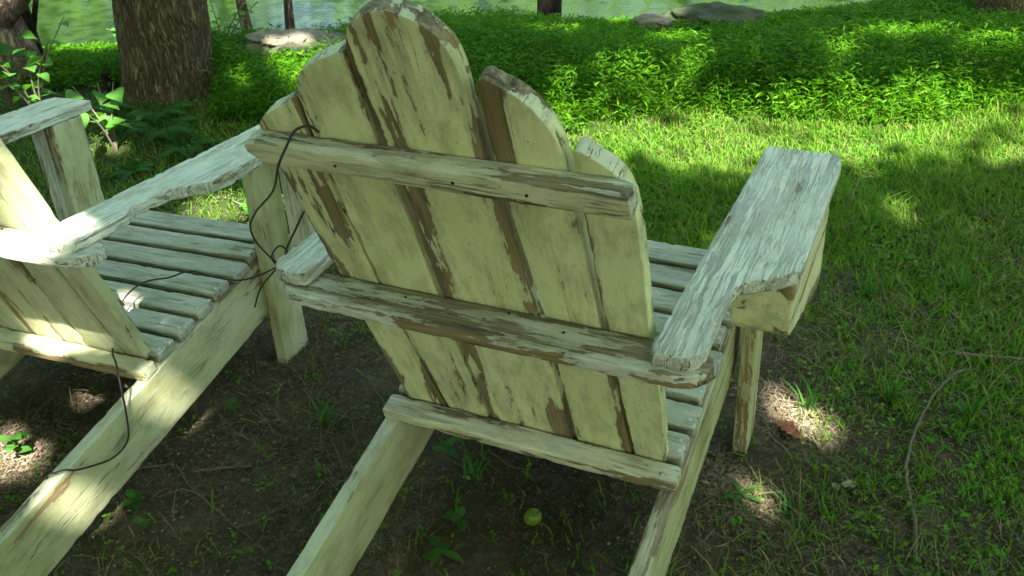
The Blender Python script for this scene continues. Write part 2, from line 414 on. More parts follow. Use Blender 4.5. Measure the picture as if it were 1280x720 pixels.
# ------------------------------------------------------------------ boards
def board(name, stations, T, mat, M, parent, r=.004, wob=.0012, chip=.003, seed=0, step=.016, nx=None, zmid=0.0,
          zfun=None, screws=None, screw_mat=None):
    """A worn board: stations (y, xl, xr) along the grain (local Y), faces at z=0 and z=-T, rounded arrises."""
    st = np.array(stations, float)
    y0, y1 = st[0, 0], st[-1, 0]
    n = max(6, int((y1 - y0) / step))
    ys = np.unique(np.concatenate([np.linspace(y0, y1, n), st[:, 0], [y0 + r * .3, y0 + r, y1 - r, y1 - r * .3]]))
    ys = ys[np.concatenate([[True], np.diff(ys) > r * .15])]
    xl = np.interp(ys, st[:, 0], st[:, 1]); xr = np.interp(ys, st[:, 0], st[:, 2])
    inset = np.zeros_like(ys)
    for k, y in enumerate(ys):
        d = min(y - y0, y1 - y)
        if d < r: inset[k] = r - math.sqrt(max(0, r * r - (r - d) ** 2))
    W = float((xr - xl).max())
    if nx is None: nx = max(4, int(W / .012))
    us = np.linspace(0, 1, nx)
    a45 = [math.radians(k) for k in (22.5, 45, 67.5)]
    V = []
    ring = None
    sd = Vector((seed * 3.17 + 1.3, seed * 1.71 - 2.2, seed * .77))
    for k, y in enumerate(ys):
        l, rr, ins = xl[k], xr[k], inset[k]
        w = max(rr - l, .002)
        rad = min(r, w * .45, T * .45)
        l2, r2 = l + ins * min(1, w / .02), rr - ins * min(1, w / .02)
        zt, zb = -ins, -T + ins
        if r2 - l2 < .001: r2 = l2 + .001
        rad = min(rad, (r2 - l2) * .45)
        pts = []
        for u in us: pts.append((l2 + rad + u * (r2 - l2 - 2 * rad), zt))
        for a in a45: pts.append((r2 - rad + rad * math.sin(a), zt - rad + rad * math.cos(a)))
        for u in (0, .5, 1): pts.append((r2, zt - rad + u * (zb - zt + 2 * rad)))
        for a in a45: pts.append((r2 - rad + rad * math.cos(a), zb + rad - rad * math.sin(a)))
        for u in us[::-1]: pts.append((l2 + rad + u * (r2 - l2 - 2 * rad), zb))
        for a in a45: pts.append((l2 + rad - rad * math.sin(a), zb + rad - rad * math.cos(a)))
        for u in (1, .5, 0): pts.append((l2, zt - rad + u * (zb - zt + 2 * rad)))
        for a in a45: pts.append((l2 + rad - rad * math.cos(a), zt - rad + rad * math.sin(a)))
        ring = len(pts)
        cxm = (l2 + r2) / 2
        for (x, z) in pts:
            p = Vector((x, y, z))
            e = max(0, 1 - min(abs(x - l2), abs(x - r2)) / .012)       # near the long arrises
            en = max(0, 1 - min(y - y0, y1 - y) / .02)
            nn = mnoise.noise_vector(Vector((x * 42, y * 16, z * 42)) + sd) * .4
            n2 = mnoise.noise(Vector((x * 90, y * 60, z * 90)) + sd * 2)
            d = Vector((nn.x, nn.y * .6, nn.z)) * wob
            ch = max(0, n2 - .15) * chip * 1.5 * max(e, en)
            d.x += -math.copysign(ch, x - cxm)
            d.z += ch * (-.6 if z > -T / 2 else .6)
            if zfun: p.z += zfun(x, y)
            V.append(p + d)
    F = []
    m = len(ys)
    for k in range(m - 1):
        for j in range(ring):
            j2 = (j + 1) % ring
            F.append((k * ring + j2, k * ring + j, (k + 1) * ring + j, (k + 1) * ring + j2))
    faces = [np.array(F)]
    # end caps: strips joining the top and bottom rows
    C = []
    for base, flip in ((0, 1), ((m - 1) * ring, 0)):
        ctr = len(V)
        V.append(sum((V[base + j] for j in range(ring)), Vector()) / ring)
        for j in range(ring):
            j2 = (j + 1) % ring
            C.append((base + j, base + j2, ctr) if flip else (base + j2, base + j, ctr))
    nF = len(F)
    # screw heads sit on the top face
    Sc = []; hr = .62 if screw_mat else 1.0
    for (sx, sy) in (screws or []):
        b0 = len(V); zz = .0012 + (zfun(sx, sy) if zfun else 0)
        for a in range(10): V.append(Vector((sx + .0042 * hr * math.cos(a * .628), sy + .0042 * hr * math.sin(a * .628), zz - .001)))
        for a in range(10): V.append(Vector((sx + .0034 * hr * math.cos(a * .628), sy + .0034 * hr * math.sin(a * .628), zz + .0006)))
        V.append(Vector((sx, sy, zz - .0006)))
        for a in range(10):
            a2 = (a + 1) % 10
            Sc.append((b0 + a, b0 + a2, b0 + 10 + a2)); Sc.append((b0 + a, b0 + 10 + a2, b0 + 10 + a)); Sc.append((b0 + 10 + a, b0 + 10 + a2, b0 + 20))
    tri = C + Sc
    faces.append(np.array(tri))
    midx = [0] * (nF + len(C)) + [1] * len(Sc)
    o = mesh_np(name, [tuple(v) for v in V], faces, None, parent, True, [mat, screw_mat or M_screw], midx)
    o.matrix_local = M
    return o

def frame(ox, X, Y, Z):
    X, Y, Z = Vector(X), Vector(Y), Vector(Z)
    return Matrix(((X.x, Y.x, Z.x, ox[0]), (X.y, Y.y, Z.y, ox[1]), (X.z, Y.z, Z.z, ox[2]), (0, 0, 0, 1)))

AL = math.radians(20.459)
SA, CA = math.sin(AL), math.cos(AL)
BACK = frame((0, .1022, .299), (1, 0, 0), (0, -SA, CA), (0, -CA, -SA))      # slats: local y runs up the back, +z to the rear
def chair(name, label, root_m, D):
    root = empty(name)
    root.matrix_world = root_m
    tag(root, label, 'chair', 'old white adirondack chairs on the bare ground')
    sd = D['seed']
    # ---- back slats
    for k, (stn, mt) in enumerate(D['slats']):
        board('back_slat', stn, .027, mt, BACK, root, r=.0018, wob=.0009, chip=.0028, seed=sd + k, step=.014)
    # ---- upper rail across the back
    su, hu, du, w = .7175, .040, .034, D['wu']
    Mx = frame((0, .1022 - (su - hu / 2) * SA, .299 + (su - hu / 2) * CA), (0, SA, -CA), (1, 0, 0), (0, -CA, -SA))
    # local x = down the back, y = along the rail, z = rear
    Mu = Mx @ Matrix.Translation((0, 0, du))
    board('upper_rail', [(-w, -hu / 2 + .006, hu / 2 - .020), (-w + .020, -hu / 2, hu / 2 - .004), (-w + .03, -hu / 2, hu / 2),
                         (w, -hu / 2 + .001, hu / 2)], du - .0015, D['m_upper'], Mu, root, r=.0025, wob=.0016, chip=.005, seed=sd + 11, screw_mat=M_nail, screws=[(.004 * math.sin(i_ * 3 + sd), x_) for i_, x_ in enumerate((-.137, .047, .152))])
    # ---- middle rail that carries the arms
    zm, tm, ym = .6547, .024, -.1109
    yb = .1022 - (zm - .299) / CA * SA
    wl, wr = D['wm']
    stn = [(-wl, yb - .05, yb - .035), (-wl + .006, ym + .026, yb - .016), (-wl + .02, ym + .012, yb - .006), (-wl + .045, ym + .002, yb - .001),
           (-wl + .09, ym, yb - .001), (wr - .10, ym, yb - .001), (wr - .05, ym + .001, yb - .001), (wr - .025, ym + .008, yb - .003), (wr - .006, ym + .024, yb - .014), (wr, ym + .045, yb - .035)]
    # local y along +x of the chair, local x = -y of chair so that z stays up
    Mm = frame((0, 0, zm), (0, -1, 0), (1, 0, 0), (0, 0, 1))
    board('middle_rail', [(a, -c, -b) for a, b, c in stn], tm, D['m_middle'], Mm, root, r=.0045, wob=.0016, chip=.005, seed=sd + 12, screw_mat=M_nail, screws=[(.055 + .012 * math.sin(i_ * 2 + sd), x_) for i_, x_ in enumerate((-.13, .05, .15))])
    # ---- stringers (they are the rear legs too)
    c0, c1 = .2403, .2206
    L = math.hypot(1, c1)
    ty = Vector((0, 1 / L, c1 / L)); tn = Vector((0, -c1 / L, 1 / L))
    def on(x, y, off=0):
        return Vector((x, y, c0 + c1 * y)) + tn * off
    for sgn in (-1, 1):
        hs, ts = .1532, .031
        # local: x = down (across the board), y = up the slope to the front, z = outward face
        zx = 1 if sgn > 0 else -1
        Xd = -tn
        Zd = Vector((zx, 0, 0)); 
        if sgn < 0: Yd = ty; Zd = Xd.cross(Yd)
        else: Yd = ty; Zd = Xd.cross(Yd)
        ox = on(.302 if Zd.x > 0 else 0, 0)
        xo = sgn * .302
        ori = on(xo if Zd.x * sgn > 0 else sgn * (.302 - ts), 0)
        f = lambda y: 1 * L * y          # y along slope
        # the rear foot is cut level with the ground
        def top_s(y): return y * L
        yr = D['foot_y']
        stn = []
        yflat = -.36
        for y in (yr, yr + .02, yr + .06, yflat - .10, yflat, .0, .3, .58, .64):
            zt = c0 + c1 * y
            dep = hs if y >= yflat else max(.03, min(hs, (zt + .012) / (1 / L) ))
            ins = .0
            if y < yr + .03: ins = .022 * (1 - (y - yr) / .03)
            if y > .60: ins = .02
            stn.append((top_s(y), ins, dep - (.02 if y > .6 else 0)))
        board('stringer_leg', stn, ts, D['m_string'][0 if sgn < 0 else 1], frame(ori, Xd, Yd, Zd), root, r=.003, wob=.0016, chip=.004, seed=sd + 20 + sgn)
    # ---- lower rail lying on the stringers
    yl, tl, dl = .1076, .028, .0446
    o = on(0, yl, tl)
    Ml = frame(o, -ty, (1, 0, 0), tn)
    sc = [(.6 * dl, .272)] + ([(.5 * dl, -.272)] if D.get('sc2') else [])
    board('lower_rail', [(-.302, .002, dl), (-.285, -.001, dl), (.29, 0, dl), (.302, .002, dl - .001)], tl - .001, D['m_lower'], Ml, root, r=.003, wob=.0016, chip=.005, seed=sd + 13, screws=sc)
    # ---- seat slats
    for k in range(D['nseat']):
        ys = .122 + .0705 * k
        wv = .0595
        o = on(0, ys, .0265)
        hw = D['seat_w']
        j = .006 * math.sin(k * 2.7 + sd)
        board('seat_slat', [(-hw + j, 0, wv), (hw + j * .5, 0, wv)], .0255, M_seat, frame(o, ty, (-1, 0, 0), tn), root, r=.0055, wob=.002, chip=.005,
              seed=sd + 30 + k, screws=[(.02, -.286), (.043, -.284), (.02, .286), (.043, .284)])
    # front apron
    board('front_apron', [(-.300, 0, .095), (.300, 0, .095)], .022, D['m_middle'], frame((0, .637, .262), (0, 0, 1), (-1, 0, 0), (0, 1, 0)), root, r=.004, seed=sd + 50)
    # ---- front legs (outside the stringers)
    za = zm + .0245
    for sgn, lg in ((-1, D['legL']), (1, D['legR'])):
        x0, x1, ya, yb2, zb, tp = lg
        # local: x along chair y, y up, z = outward face (x)
        if sgn > 0: Mf = frame((x1, 0, 0), (0, 1, 0), (0, 0, 1), (1, 0, 0))
        else: Mf = frame((-x0, 0, 0), (0, 1, 0), (0, 0, 1), (1, 0, 0))
        board('front_leg', [(zb, ya + .012, yb2 - .03), (zb + .02, ya + .003, yb2 - .012), (zb + .06, ya, yb2), (tp, ya, yb2)], x1 - x0, D['m_front'], Mf, root, r=.004, wob=.0018, chip=.004, seed=sd + 60 + sgn)
    # ---- arms
    T = .0265
    for sgn, A in ((-1, D['armL']), (1, D['armR'])):
        stn = [(y, sgn * a if sgn > 0 else -b, b if sgn > 0 else -a) for y, a, b in A['st']]
        Ma = Matrix.Translation((A['d'][0], A['d'][1], zm + T - .0025 + A['d'][2]))
        board('armrest', stn, T - .001, A['m'], Ma, root, r=.004, wob=.0016, chip=.006, step=.010, seed=sd + 70 + sgn)
    # ---- brackets under the arms
    for Bk in D['brackets']:
        if Bk[0] == 'block':
            _, sgn, x0, x1, yA, yB, ztop, zbA, zbB = Bk
            # local x = chair z reversed, y along chair y, z outward
            stn = [(yA, 0, ztop - zbA - .012), (yA + .012, 0, ztop - zbA), (yB - .02, 0, ztop - zbB), (yB, 0, ztop - zbB - .02)]
            Mb = frame((x1, 0, ztop), (0, 0, -1), (0, 1, 0), (1, 0, 0))
            board('arm_bracket', stn, x1 - x0, M_bracket, Mb, root, r=.004, wob=.0014, chip=.006, seed=sd + 80)
        else:
            _, sgn, x0, x1, yA, th, zb, ztop = Bk
            a, b = (x0, x1) if sgn > 0 else (-x1, -x0)
            stn = [(zb, a + (.03 if sgn < 0 else 0), b - (.03 if sgn > 0 else 0)), (zb + .08, a + (.008 if sgn < 0 else 0), b - (.008 if sgn > 0 else 0)), (ztop, a, b)]
            Mb = frame((0, yA, 0), (1, 0, 0), (0, 0, 1), (0, -1, 0))
            board('arm_bracket', stn, th, M_arm_left, Mb, root, r=.003, wob=.0014, chip=.004, seed=sd + 81 + sgn)
    return root

def arm_stations(xi0, xi1, xo0, xn, yn, xw, yw, xo1, y0, y1, notch=True):
    L = lambda y: xi0 + (xi1 - xi0) * (y - y0) / (y1 - y0)
    s = [(y0, L(y0) + .012, xo0 - .03), (y0 + .004, L(y0) + .004, xo0 - .018), (y0 + .016, L(y0), xo0 - .005), (y0 + .035, L(y0), xo0), (y0 + .15, L(y0 + .15), xo0 - .004)]
    if notch:
        s += [(yn - .02, L(yn - .02), xn - .008), (yn, L(yn), xn), (yn + .012, L(yn + .012), xn + .012), (yw - .022, L(yw - .022), xw - .025), (yw - .006, L(yw - .006), xw - .008), (yw + .004, L(yw), xw)]
    else:
        s += [(yn - .04, L(yn - .04), xn - .003), (yn + .01, L(yn + .01), xn + .003), (yn + .06, L(yn + .06), xn + .015), (yw + .05, L(yw + .05), xw - .012), (yw + .10, L(yw + .1), xw)]
    s += [(y1 - .04, L(y1 - .04), xo1), (y1 - .018, L(y1), xo1 - .003), (y1 - .006, L(y1) + .003, xo1 - .010), (y1, L(y1) + .010, xo1 - .022)]
    return s

S1 = [(-.02, -.268, -.180), (.3, -.277, -.200), (.66, -.281, -.198), (.705, -.281, -.193), (.722, -.277, -.190), (.735, -.265, -.188), (.748, -.248, -.187), (.760, -.227, -.186), (.772, -.205, -.185), (.782, -.193, -.184)]
S2 = [(-.03, -.172, -.088), (.25, -.194, -.090), (.52, -.194, -.083), (.72, -.185, -.081), (.79, -.179, -.078), (.815, -.170, -.077), (.832, -.155, -.076), (.846, -.136, -.075), (.856, -.114, -.075), (.864, -.094, -.075), (.870, -.084, -.075)]
S3 = [(-.03, -.078, .086), (.25, -.082, .090), (.40, -.075, .087), (.65, -.074, .083), (.80, -.071, .083), (.855, -.070, .083), (.875, -.068, .081), (.893, -.063, .076), (.908, -.055, .067), (.920, -.042, .054), (.929, -.028, .040), (.935, -.012, .024), (.938, .0, .012)]
S4 = [(-.03, .100, .205), (.25, .103, .200), (.40, .106, .197), (.62, .099, .196), (.70, .099, .198), (.735, .098, .196), (.765, .098, .191), (.79, .099, .182), (.810, .099, .170), (.826, .099, .155), (.832, .0995, .147), (.840, .1015, .133), (.846, .105, .122), (.850, .110, .116)]
S5 = [(-.02, .213, .269), (.2, .208, .278), (.4, .206, .276), (.55, .208, .281), (.64, .208, .281), (.675, .207, .279), (.695, .207, .274), (.712, .207, .266), (.726, .207, .255), (.738, .208, .240), (.746, .210, .227), (.751, .214, .221)]
rowsM = [(S1, M_slat_bare), (S2, M_slat), (S3, M_slat_center), (S4, M_slat_center), (S5, M_slat)]
armR = arm_stations(.2922, .3036, .3687, .3746, .1236, .4558, .191, .4558, -.0962, .6624)
armL = arm_stations(.2922, .3036, .3687, .372, .13, .4558, .191, .4558, -.0962, .6624)
chair('adirondack_chair', 'adirondack chair with peeling scalloped back, seen whole from behind in the middle', Matrix.Identity(4), dict(
    seed=3, slats=rowsM, wu=.289, m_upper=M_rail, wm=(.3607, .3816), m_middle=M_rail_worn, m_string=(M_leg, M_leg_worn), m_lower=M_rail, m_front=M_leg_worn,
    foot_y=-.62, nseat=8, seat_w=.298, legL=(.305, .336, .49, .575, -.02, .654), legR=(.318, .349, .49, .575, -.01, .654),
    armL=dict(st=armL, d=(-.0093, .0054, .0043), m=M_arm), armR=dict(st=armR, d=(0, 0, 0), m=M_arm),
    brackets=[('block', 1, .351, .448, .185, .575, .6505, .548, .43)]))
LM = Matrix(((.9992174, -.0291058, -.02678521, -1.17329484), (.030841, .99728775, .06682793, -.09255634), (.02476749, -.06760172, .99740492, -.02090337), (0, 0, 0, 1)))
rowsL = [(S1, M_slat_old), (S2, M_slat_old), (S3, M_slat_old), (S4, M_slat_old), (S5, M_slat_old)]
armRL = arm_stations(.287, .3036, .393, .3746, .1236, .4558, .191, .430, -.0962, .70, False)
armLL = arm_stations(.2922, .3036, .3687, .372, .13, .4558, .191, .4558, -.0962, .6624)
chair('adirondack_chair', 'greener adirondack chair cut off by the left edge of the photo', LM, dict(
    seed=120, slats=rowsL, wu=.289, m_upper=M_rail, wm=(.3816, .425), m_middle=M_arm_left, m_string=(M_leg, M_leg), m_lower=M_slat, m_front=M_leg,
    foot_y=-.66, nseat=7, seat_w=.300, legL=(.305, .335, .505, .615, -.03, .652), legR=(.303, .334, .495, .60, -.02, .652),
    armL=dict(st=armLL, d=(0, 0, 0), m=M_arm_left), armR=dict(st=armRL, d=(0, 0, 0), m=M_arm_left),
    brackets=[('board', -1, .336, .425, .535, .024, .27, .6505), ('board', 1, .335, .43, .60, .024, .35, .6505)]))

# ------------------------------------------------------------------ tubes: wire, twigs, limbs
def spline(P, sub=6):
    P = np.array(P, float); out = []
    for i in range(len(P) - 1):
        p0, p1, p2, p3 = P[max(i - 1, 0)], P[i], P[i + 1], P[min(i + 2, len(P) - 1)]
        for s in range(sub):
            t = s / sub
            out.append(.5 * ((2 * p1) + (-p0 + p2) * t + (2 * p0 - 5 * p1 + 4 * p2 - p3) * t * t + (-p0 + 3 * p1 - 3 * p2 + p3) * t ** 3))
    out.append(P[-1]); return np.array(out)
def tube_arrays(P, R, nseg=8, base=0, lump=0.0, seed=0, flute=None):
    P = np.array(P, float); n = len(P); R = np.broadcast_to(np.array(R, float), (n,)) if np.ndim(R) else np.full(n, R)
    T = np.gradient(P, axis=0); T /= np.linalg.norm(T, axis=1)[:, None] + 1e-12
    ref = np.array([0.3, .2, 1.0]) if abs(T[0][2]) < .9 else np.array([1.0, 0, 0])
    u = np.cross(T[0], ref); u /= np.linalg.norm(u)
    V = []
    for k in range(n):
        u = u - T[k] * (u @ T[k]); u /= np.linalg.norm(u); v = np.cross(T[k], u)
        for j in range(nseg):
            a = 2 * math.pi * j / nseg
            r = R[k]
            if lump: r *= 1 + lump * mnoise.noise(Vector((math.cos(a) * 2, math.sin(a) * 2, k * .35)) + Vector((seed * 3.1, 0, 0)))
            if flute: r *= flute(a, k / (n - 1))
            V.append(P[k] + r * (math.cos(a) * u + math.sin(a) * v))
    F = []
    for k in range(n - 1):
        for j in range(nseg):
            j2 = (j + 1) % nseg
            F.append((base + k * nseg + j, base + k * nseg + j2, base + (k + 1) * nseg + j2, base + (k + 1) * nseg + j))
    tri = []
    for kk, fl in ((0, 1), (n - 1, 0)):
        c = base + len(V); V.append(P[kk])
        for j in range(nseg):
            j2 = (j + 1) % nseg; a, b = base + kk * nseg + j, base + kk * nseg + j2
            tri.append((b, a, c) if fl else (a, b, c))
    return V, F, tri
class Tubes:
    def __init__(self): self.V = []; self.F = []; self.T = []
    def add(self, P, R, nseg=8, **k):
        v, f, t = tube_arrays(P, R, nseg, len(self.V), **k); self.V += list(v); self.F += f; self.T += t
    def build(self, name, mat, parent=None):
        return mesh_np(name, np.array(self.V), [np.array(self.F), np.array(self.T)], mat, parent, True)

def jit(P, a, seed):
    r = np.random.default_rng(seed); P = np.array(P, float).copy(); P[1:-1] += r.normal(0, a, P[1:-1].shape); return P
w = Tubes()
A1 = [(-.160, -.166, .984), (-.168, -.176, .996), (-.180, -.192, .994), (-.187, -.207, .976), (-.194, -.222, .954)]
A2 = [(-.196, -.216, .950), (-.305, -.119, .850), (-.432, -.031, .748), (-.54, .063, .651), (-.628, .166, .545), (-.689, .275, .428), (-.778, .389, .338)]
w.add(spline(A1 + A2[1:], 8), .0019, 7)
w.add(spline([(-.778, .389, .338), (-.70, .32, .41), (-.638, .259, .479), (-.491, .134, .623), (-.346, -.001, .753), (-.24, -.06, .83)], 6), .0022, 7)
w.add(spline([(-.784, .395, .338), (-.806, .352, .331), (-.851, .316, .324), (-.925, .309, .322), (-.985, .312, .325), (-1.01, .298, .325), (-1.037, .275, .318), (-1.06, .216, .333), (-1.062, .149, .325), (-1.035, .08, .294),
               (-.994, .025, .274), (-.92, -.03, .300), (-.865, -.076, .300), (-.863, -.089, .216), (-.861, -.108, .162), (-.859, -.156, .153), (-.858, -.214, .178), (-.859, -.246, .196), (-.864, -.259, .207), (-.878, -.272, .206), (-.895, -.284, .198), (-.96, -.26, .09), (-1.11, -.19, .02), (-1.2, -.17, .008)], 6), .0022, 7)
w.add(spline([(-.77, .38, .345), (-.80, .42, .34), (-.83, .43, .30), (-.87, .40, .25), (-.868, .36, .214)], 6), .0022, 7)
w.add(spline([(-.778, .389, .345), (-.76, .40, .37), (-.79, .41, .38), (-.80, .385, .36), (-.77, .375, .34), (-.75, .385, .36), (-.785, .40, .35)], 6), .0022, 7)
wire = w.build('wire', M_wire)
tag(wire, 'dark kinked wire tied from the middle chair to the seat of its neighbour', 'wire')

def gz(x, y): return float(ground_h(x, y))
def twig(pts, r, label, name='twig', side=0, seed=1):
    P = spline([(x, y, gz(x, y) + r + h) for x, y, h in pts], 7)
    P = jit(P, .0012, seed)
    t = Tubes(); t.add(P, np.linspace(r, r * .55, len(P)), 7, lump=.3, seed=seed)
    rr = np.random.default_rng(seed)
    for k in range(side):
        i = rr.integers(3, len(P) - 3); a = rr.uniform(0, 6.28); l = rr.uniform(.04, .10)
        t.add(spline([P[i], P[i] + np.array([math.cos(a) * l * .5, math.sin(a) * l * .5, .008]), P[i] + np.array([math.cos(a + .4) * l, math.sin(a + .4) * l, .004])], 4), np.linspace(r * .6, r * .3, 9), 6)
    o = t.build(name, M_twig); tag(o, label, 'twig', 'twigs fallen on the ground'); return o
twig([(.723, .306, .004), (.712, .402, .006), (.686, .515, .010), (.681, .62, .012), (.696, .742, .012), (.72, .845, .016), (.755, .93, .02), (.792, .972, .02)], .0042, 'long bowed twig lying in the grass at the right edge', seed=2)
twig([(.749, 1.026, .02), (.841, 1.042, .02), (.95, 1.06, .02), (1.05, 1.08, .02)], .0045, 'straight twig behind the bowed one, running off the right side', seed=3)
twig([(-.946, -.067, .004), (-.902, -.036, .006), (-.851, -.019, .006), (-.77, -.063, .006), (-.661, -.099, .004), (-.529, -.138, .003)], .0032, 'forked twig on bare soil between the two sloping chair legs', side=3, seed=4)
twig([(-.80, -.02, .003), (-.74, .02, .005), (-.69, .05, .004)], .004, 'short twig between the forked twig and the chair front leg', seed=6)
twig([(-.20, .30, .005), (-.13, .27, .006), (-.05, .29, .005)], .003, 'thin twig in the shade under the middle chair', seed=8)

# ------------------------------------------------------------------ fruit, fallen leaf
def fruit(x, y, r):
    bm = bmesh.new(); bmesh.ops.create_uvsphere(bm, u_segments=24, v_segments=16, radius=r)
    for v in bm.verts:
        n = v.co.normalized(); d = 1 + .06 * mnoise.noise(n * 1.8)
        d -= .28 * max(0, n.z - .86) / .14 * .6
        v.co = Vector((n.x * r * d * .93, n.y * r * d * .93, n.z * r * d * 1.08))
    for f in bm.faces: f.smooth = True
    me = bpy.data.meshes.new('green_fruit'); bm.to_mesh(me); bm.free()
    o = bpy.data.objects.new('green_fruit', me); COL.objects.link(o); o.location = (x, y, gz(x, y) + r * .80); o.rotation_euler = (.5, .3, 1)
    q = NT('fruit_skin'); tc = q.n('ShaderNodeTexCoord')
    n = q.noise(tc.outputs['Object'], 60, 4, .6); sp = q.noise(tc.outputs['Object'], 150, 3, .6)
    c = q.mix(q.maprange(n, .3, .7), (.13, .25, .012), (.21, .31, .022)); c = q.mix(q.maprange(sp, .60, .68), c, (.07, .07, .02))
    q.put(q.b.inputs['Base Color'], c); q.b.inputs['Roughness'].default_value = .38
    me.materials.append(q.m)
    t = Tubes(); t.add(spline([(0, 0, r * .88), (.001, .001, r * 1.15), (.004, .002, r * 1.3)], 4), .0012, 6); st = t.build('stem', M_twig, o)
    tag(o, 'small unripe green fruit lying in the shade under the middle chair', 'fruit'); return o
fruit(-.017, .135, .0195)
def curled_leaf(name, x, y, L, W, mat, rz, label, curl=.5, lobes=0, dz=.006):
    n = 14; V = []; F = []
    for i in range(n + 1):
        s = i / n
        wd = W * math.sin(math.pi * min(1, s * .96 + .03)) ** .8 * (1 + (.3 * math.sin(s * lobes * math.pi * 2) if lobes else 0))
        for j in range(5):
            k = (j - 2) / 2
            V.append((L * (s - .5), k * wd * .5, dz + curl * L * (abs(k) ** 2) * .35 * math.sin(math.pi * s) + curl * .25 * L * (s - .5) ** 2 + .002 * math.sin(s * 20 + k * 5)))
    for i in range(n):
        for j in range(4): F.append((i * 5 + j, i * 5 + j + 1, i * 5 + j + 6, i * 5 + j + 5))
    o = mesh_np(name, V, np.array(F), mat, None, True); o.location = (x, y, gz(x, y) + .004); o.rotation_euler = (.15, .1, rz)
    tag(o, label, 'leaf'); return o
M_deadleaf = simple('dead_leaf', (.10, .045, .018), .7, 0, .003, 80, .5)
M_paleleaf = simple('pale_leaf', (.30, .32, .20), .7, 0, .003, 80, .4)
curled_leaf('dead_leaf', .422, .600, .075, .034, M_deadleaf, -.5, 'curled rust brown leaf on the sunlit straw by the front leg', .7, 5)
curled_leaf('dead_leaf', .345, .512, .042, .02, M_deadleaf, 1.2, 'small brown leaf at the foot of the front leg', .5)
curled_leaf('pale_leaf', .573, .476, .032, .022, M_paleleaf, .4, 'pale grey green leaf on the soil right of the chair', .6)
curled_leaf('pale_leaf', .548, .460, .028, .018, M_paleleaf, 1.9, 'smaller pale leaf touching the pale grey green one', .6)
curled_leaf('wood_chip', -.205, .195, .022, .008, simple('chip', (.45, .38, .27), .8), .1, 'tiny pale wood chip on soil behind the left stringer', .1)

# ------------------------------------------------------------------ leaf clouds
def leaf_quads(P, D, N, L, W, fold=.18):
    """diamond leaves with a mid-fold: P base, D direction, N normal"""
    n = len(P); L = np.broadcast_to(L, (n,))[:, None]; W = np.broadcast_to(W, (n,))[:, None]
    D = D / np.linalg.norm(D, axis=1)[:, None]
    S = np.cross(D, N); S /= np.linalg.norm(S, axis=1)[:, None] + 1e-9
    N = np.cross(S, D)
    tip = P + D * L - N * L * .18
    m1 = P + D * L * .42 + S * W * .5 + N * W * fold; m2 = P + D * L * .42 - S * W * .5 + N * W * fold
    mid = P + D * L * .42
    V = np.stack([P, m1, tip, m2, mid], 1).reshape(-1, 3)
    b = np.arange(n)[:, None] * 5
    F = np.concatenate([b + np.array([[0, 4, 1]]), b + np.array([[4, 2, 1]]), b + np.array([[0, 3, 4]]), b + np.array([[4, 3, 2]])])
    return V, F
def rand_dirs(n, up=0.0, r=rng):
    v = r.normal(size=(n, 3)); v[:, 2] += up; return v / np.linalg.norm(v, axis=1)[:, None]

# footprints that stay bare: (x0, y0, x1, y1) strips where chair legs and rocks stand are simply thinly grown
def seen(x, y, m=1.12):
    """roughly inside the view wedge (skips plants that the picture could never show)"""
    d = np.stack([x - CAM.x, y - CAM.y, np.zeros_like(x) - CAM.z], -1)
    z = d @ np.array(F_); a = (d @ np.array(R_)) / z; b = (d @ np.array(U_)) / z
    return (z > .2) & (np.abs(a) < .545 * m) & (np.abs(b) < .33 * m + .03)

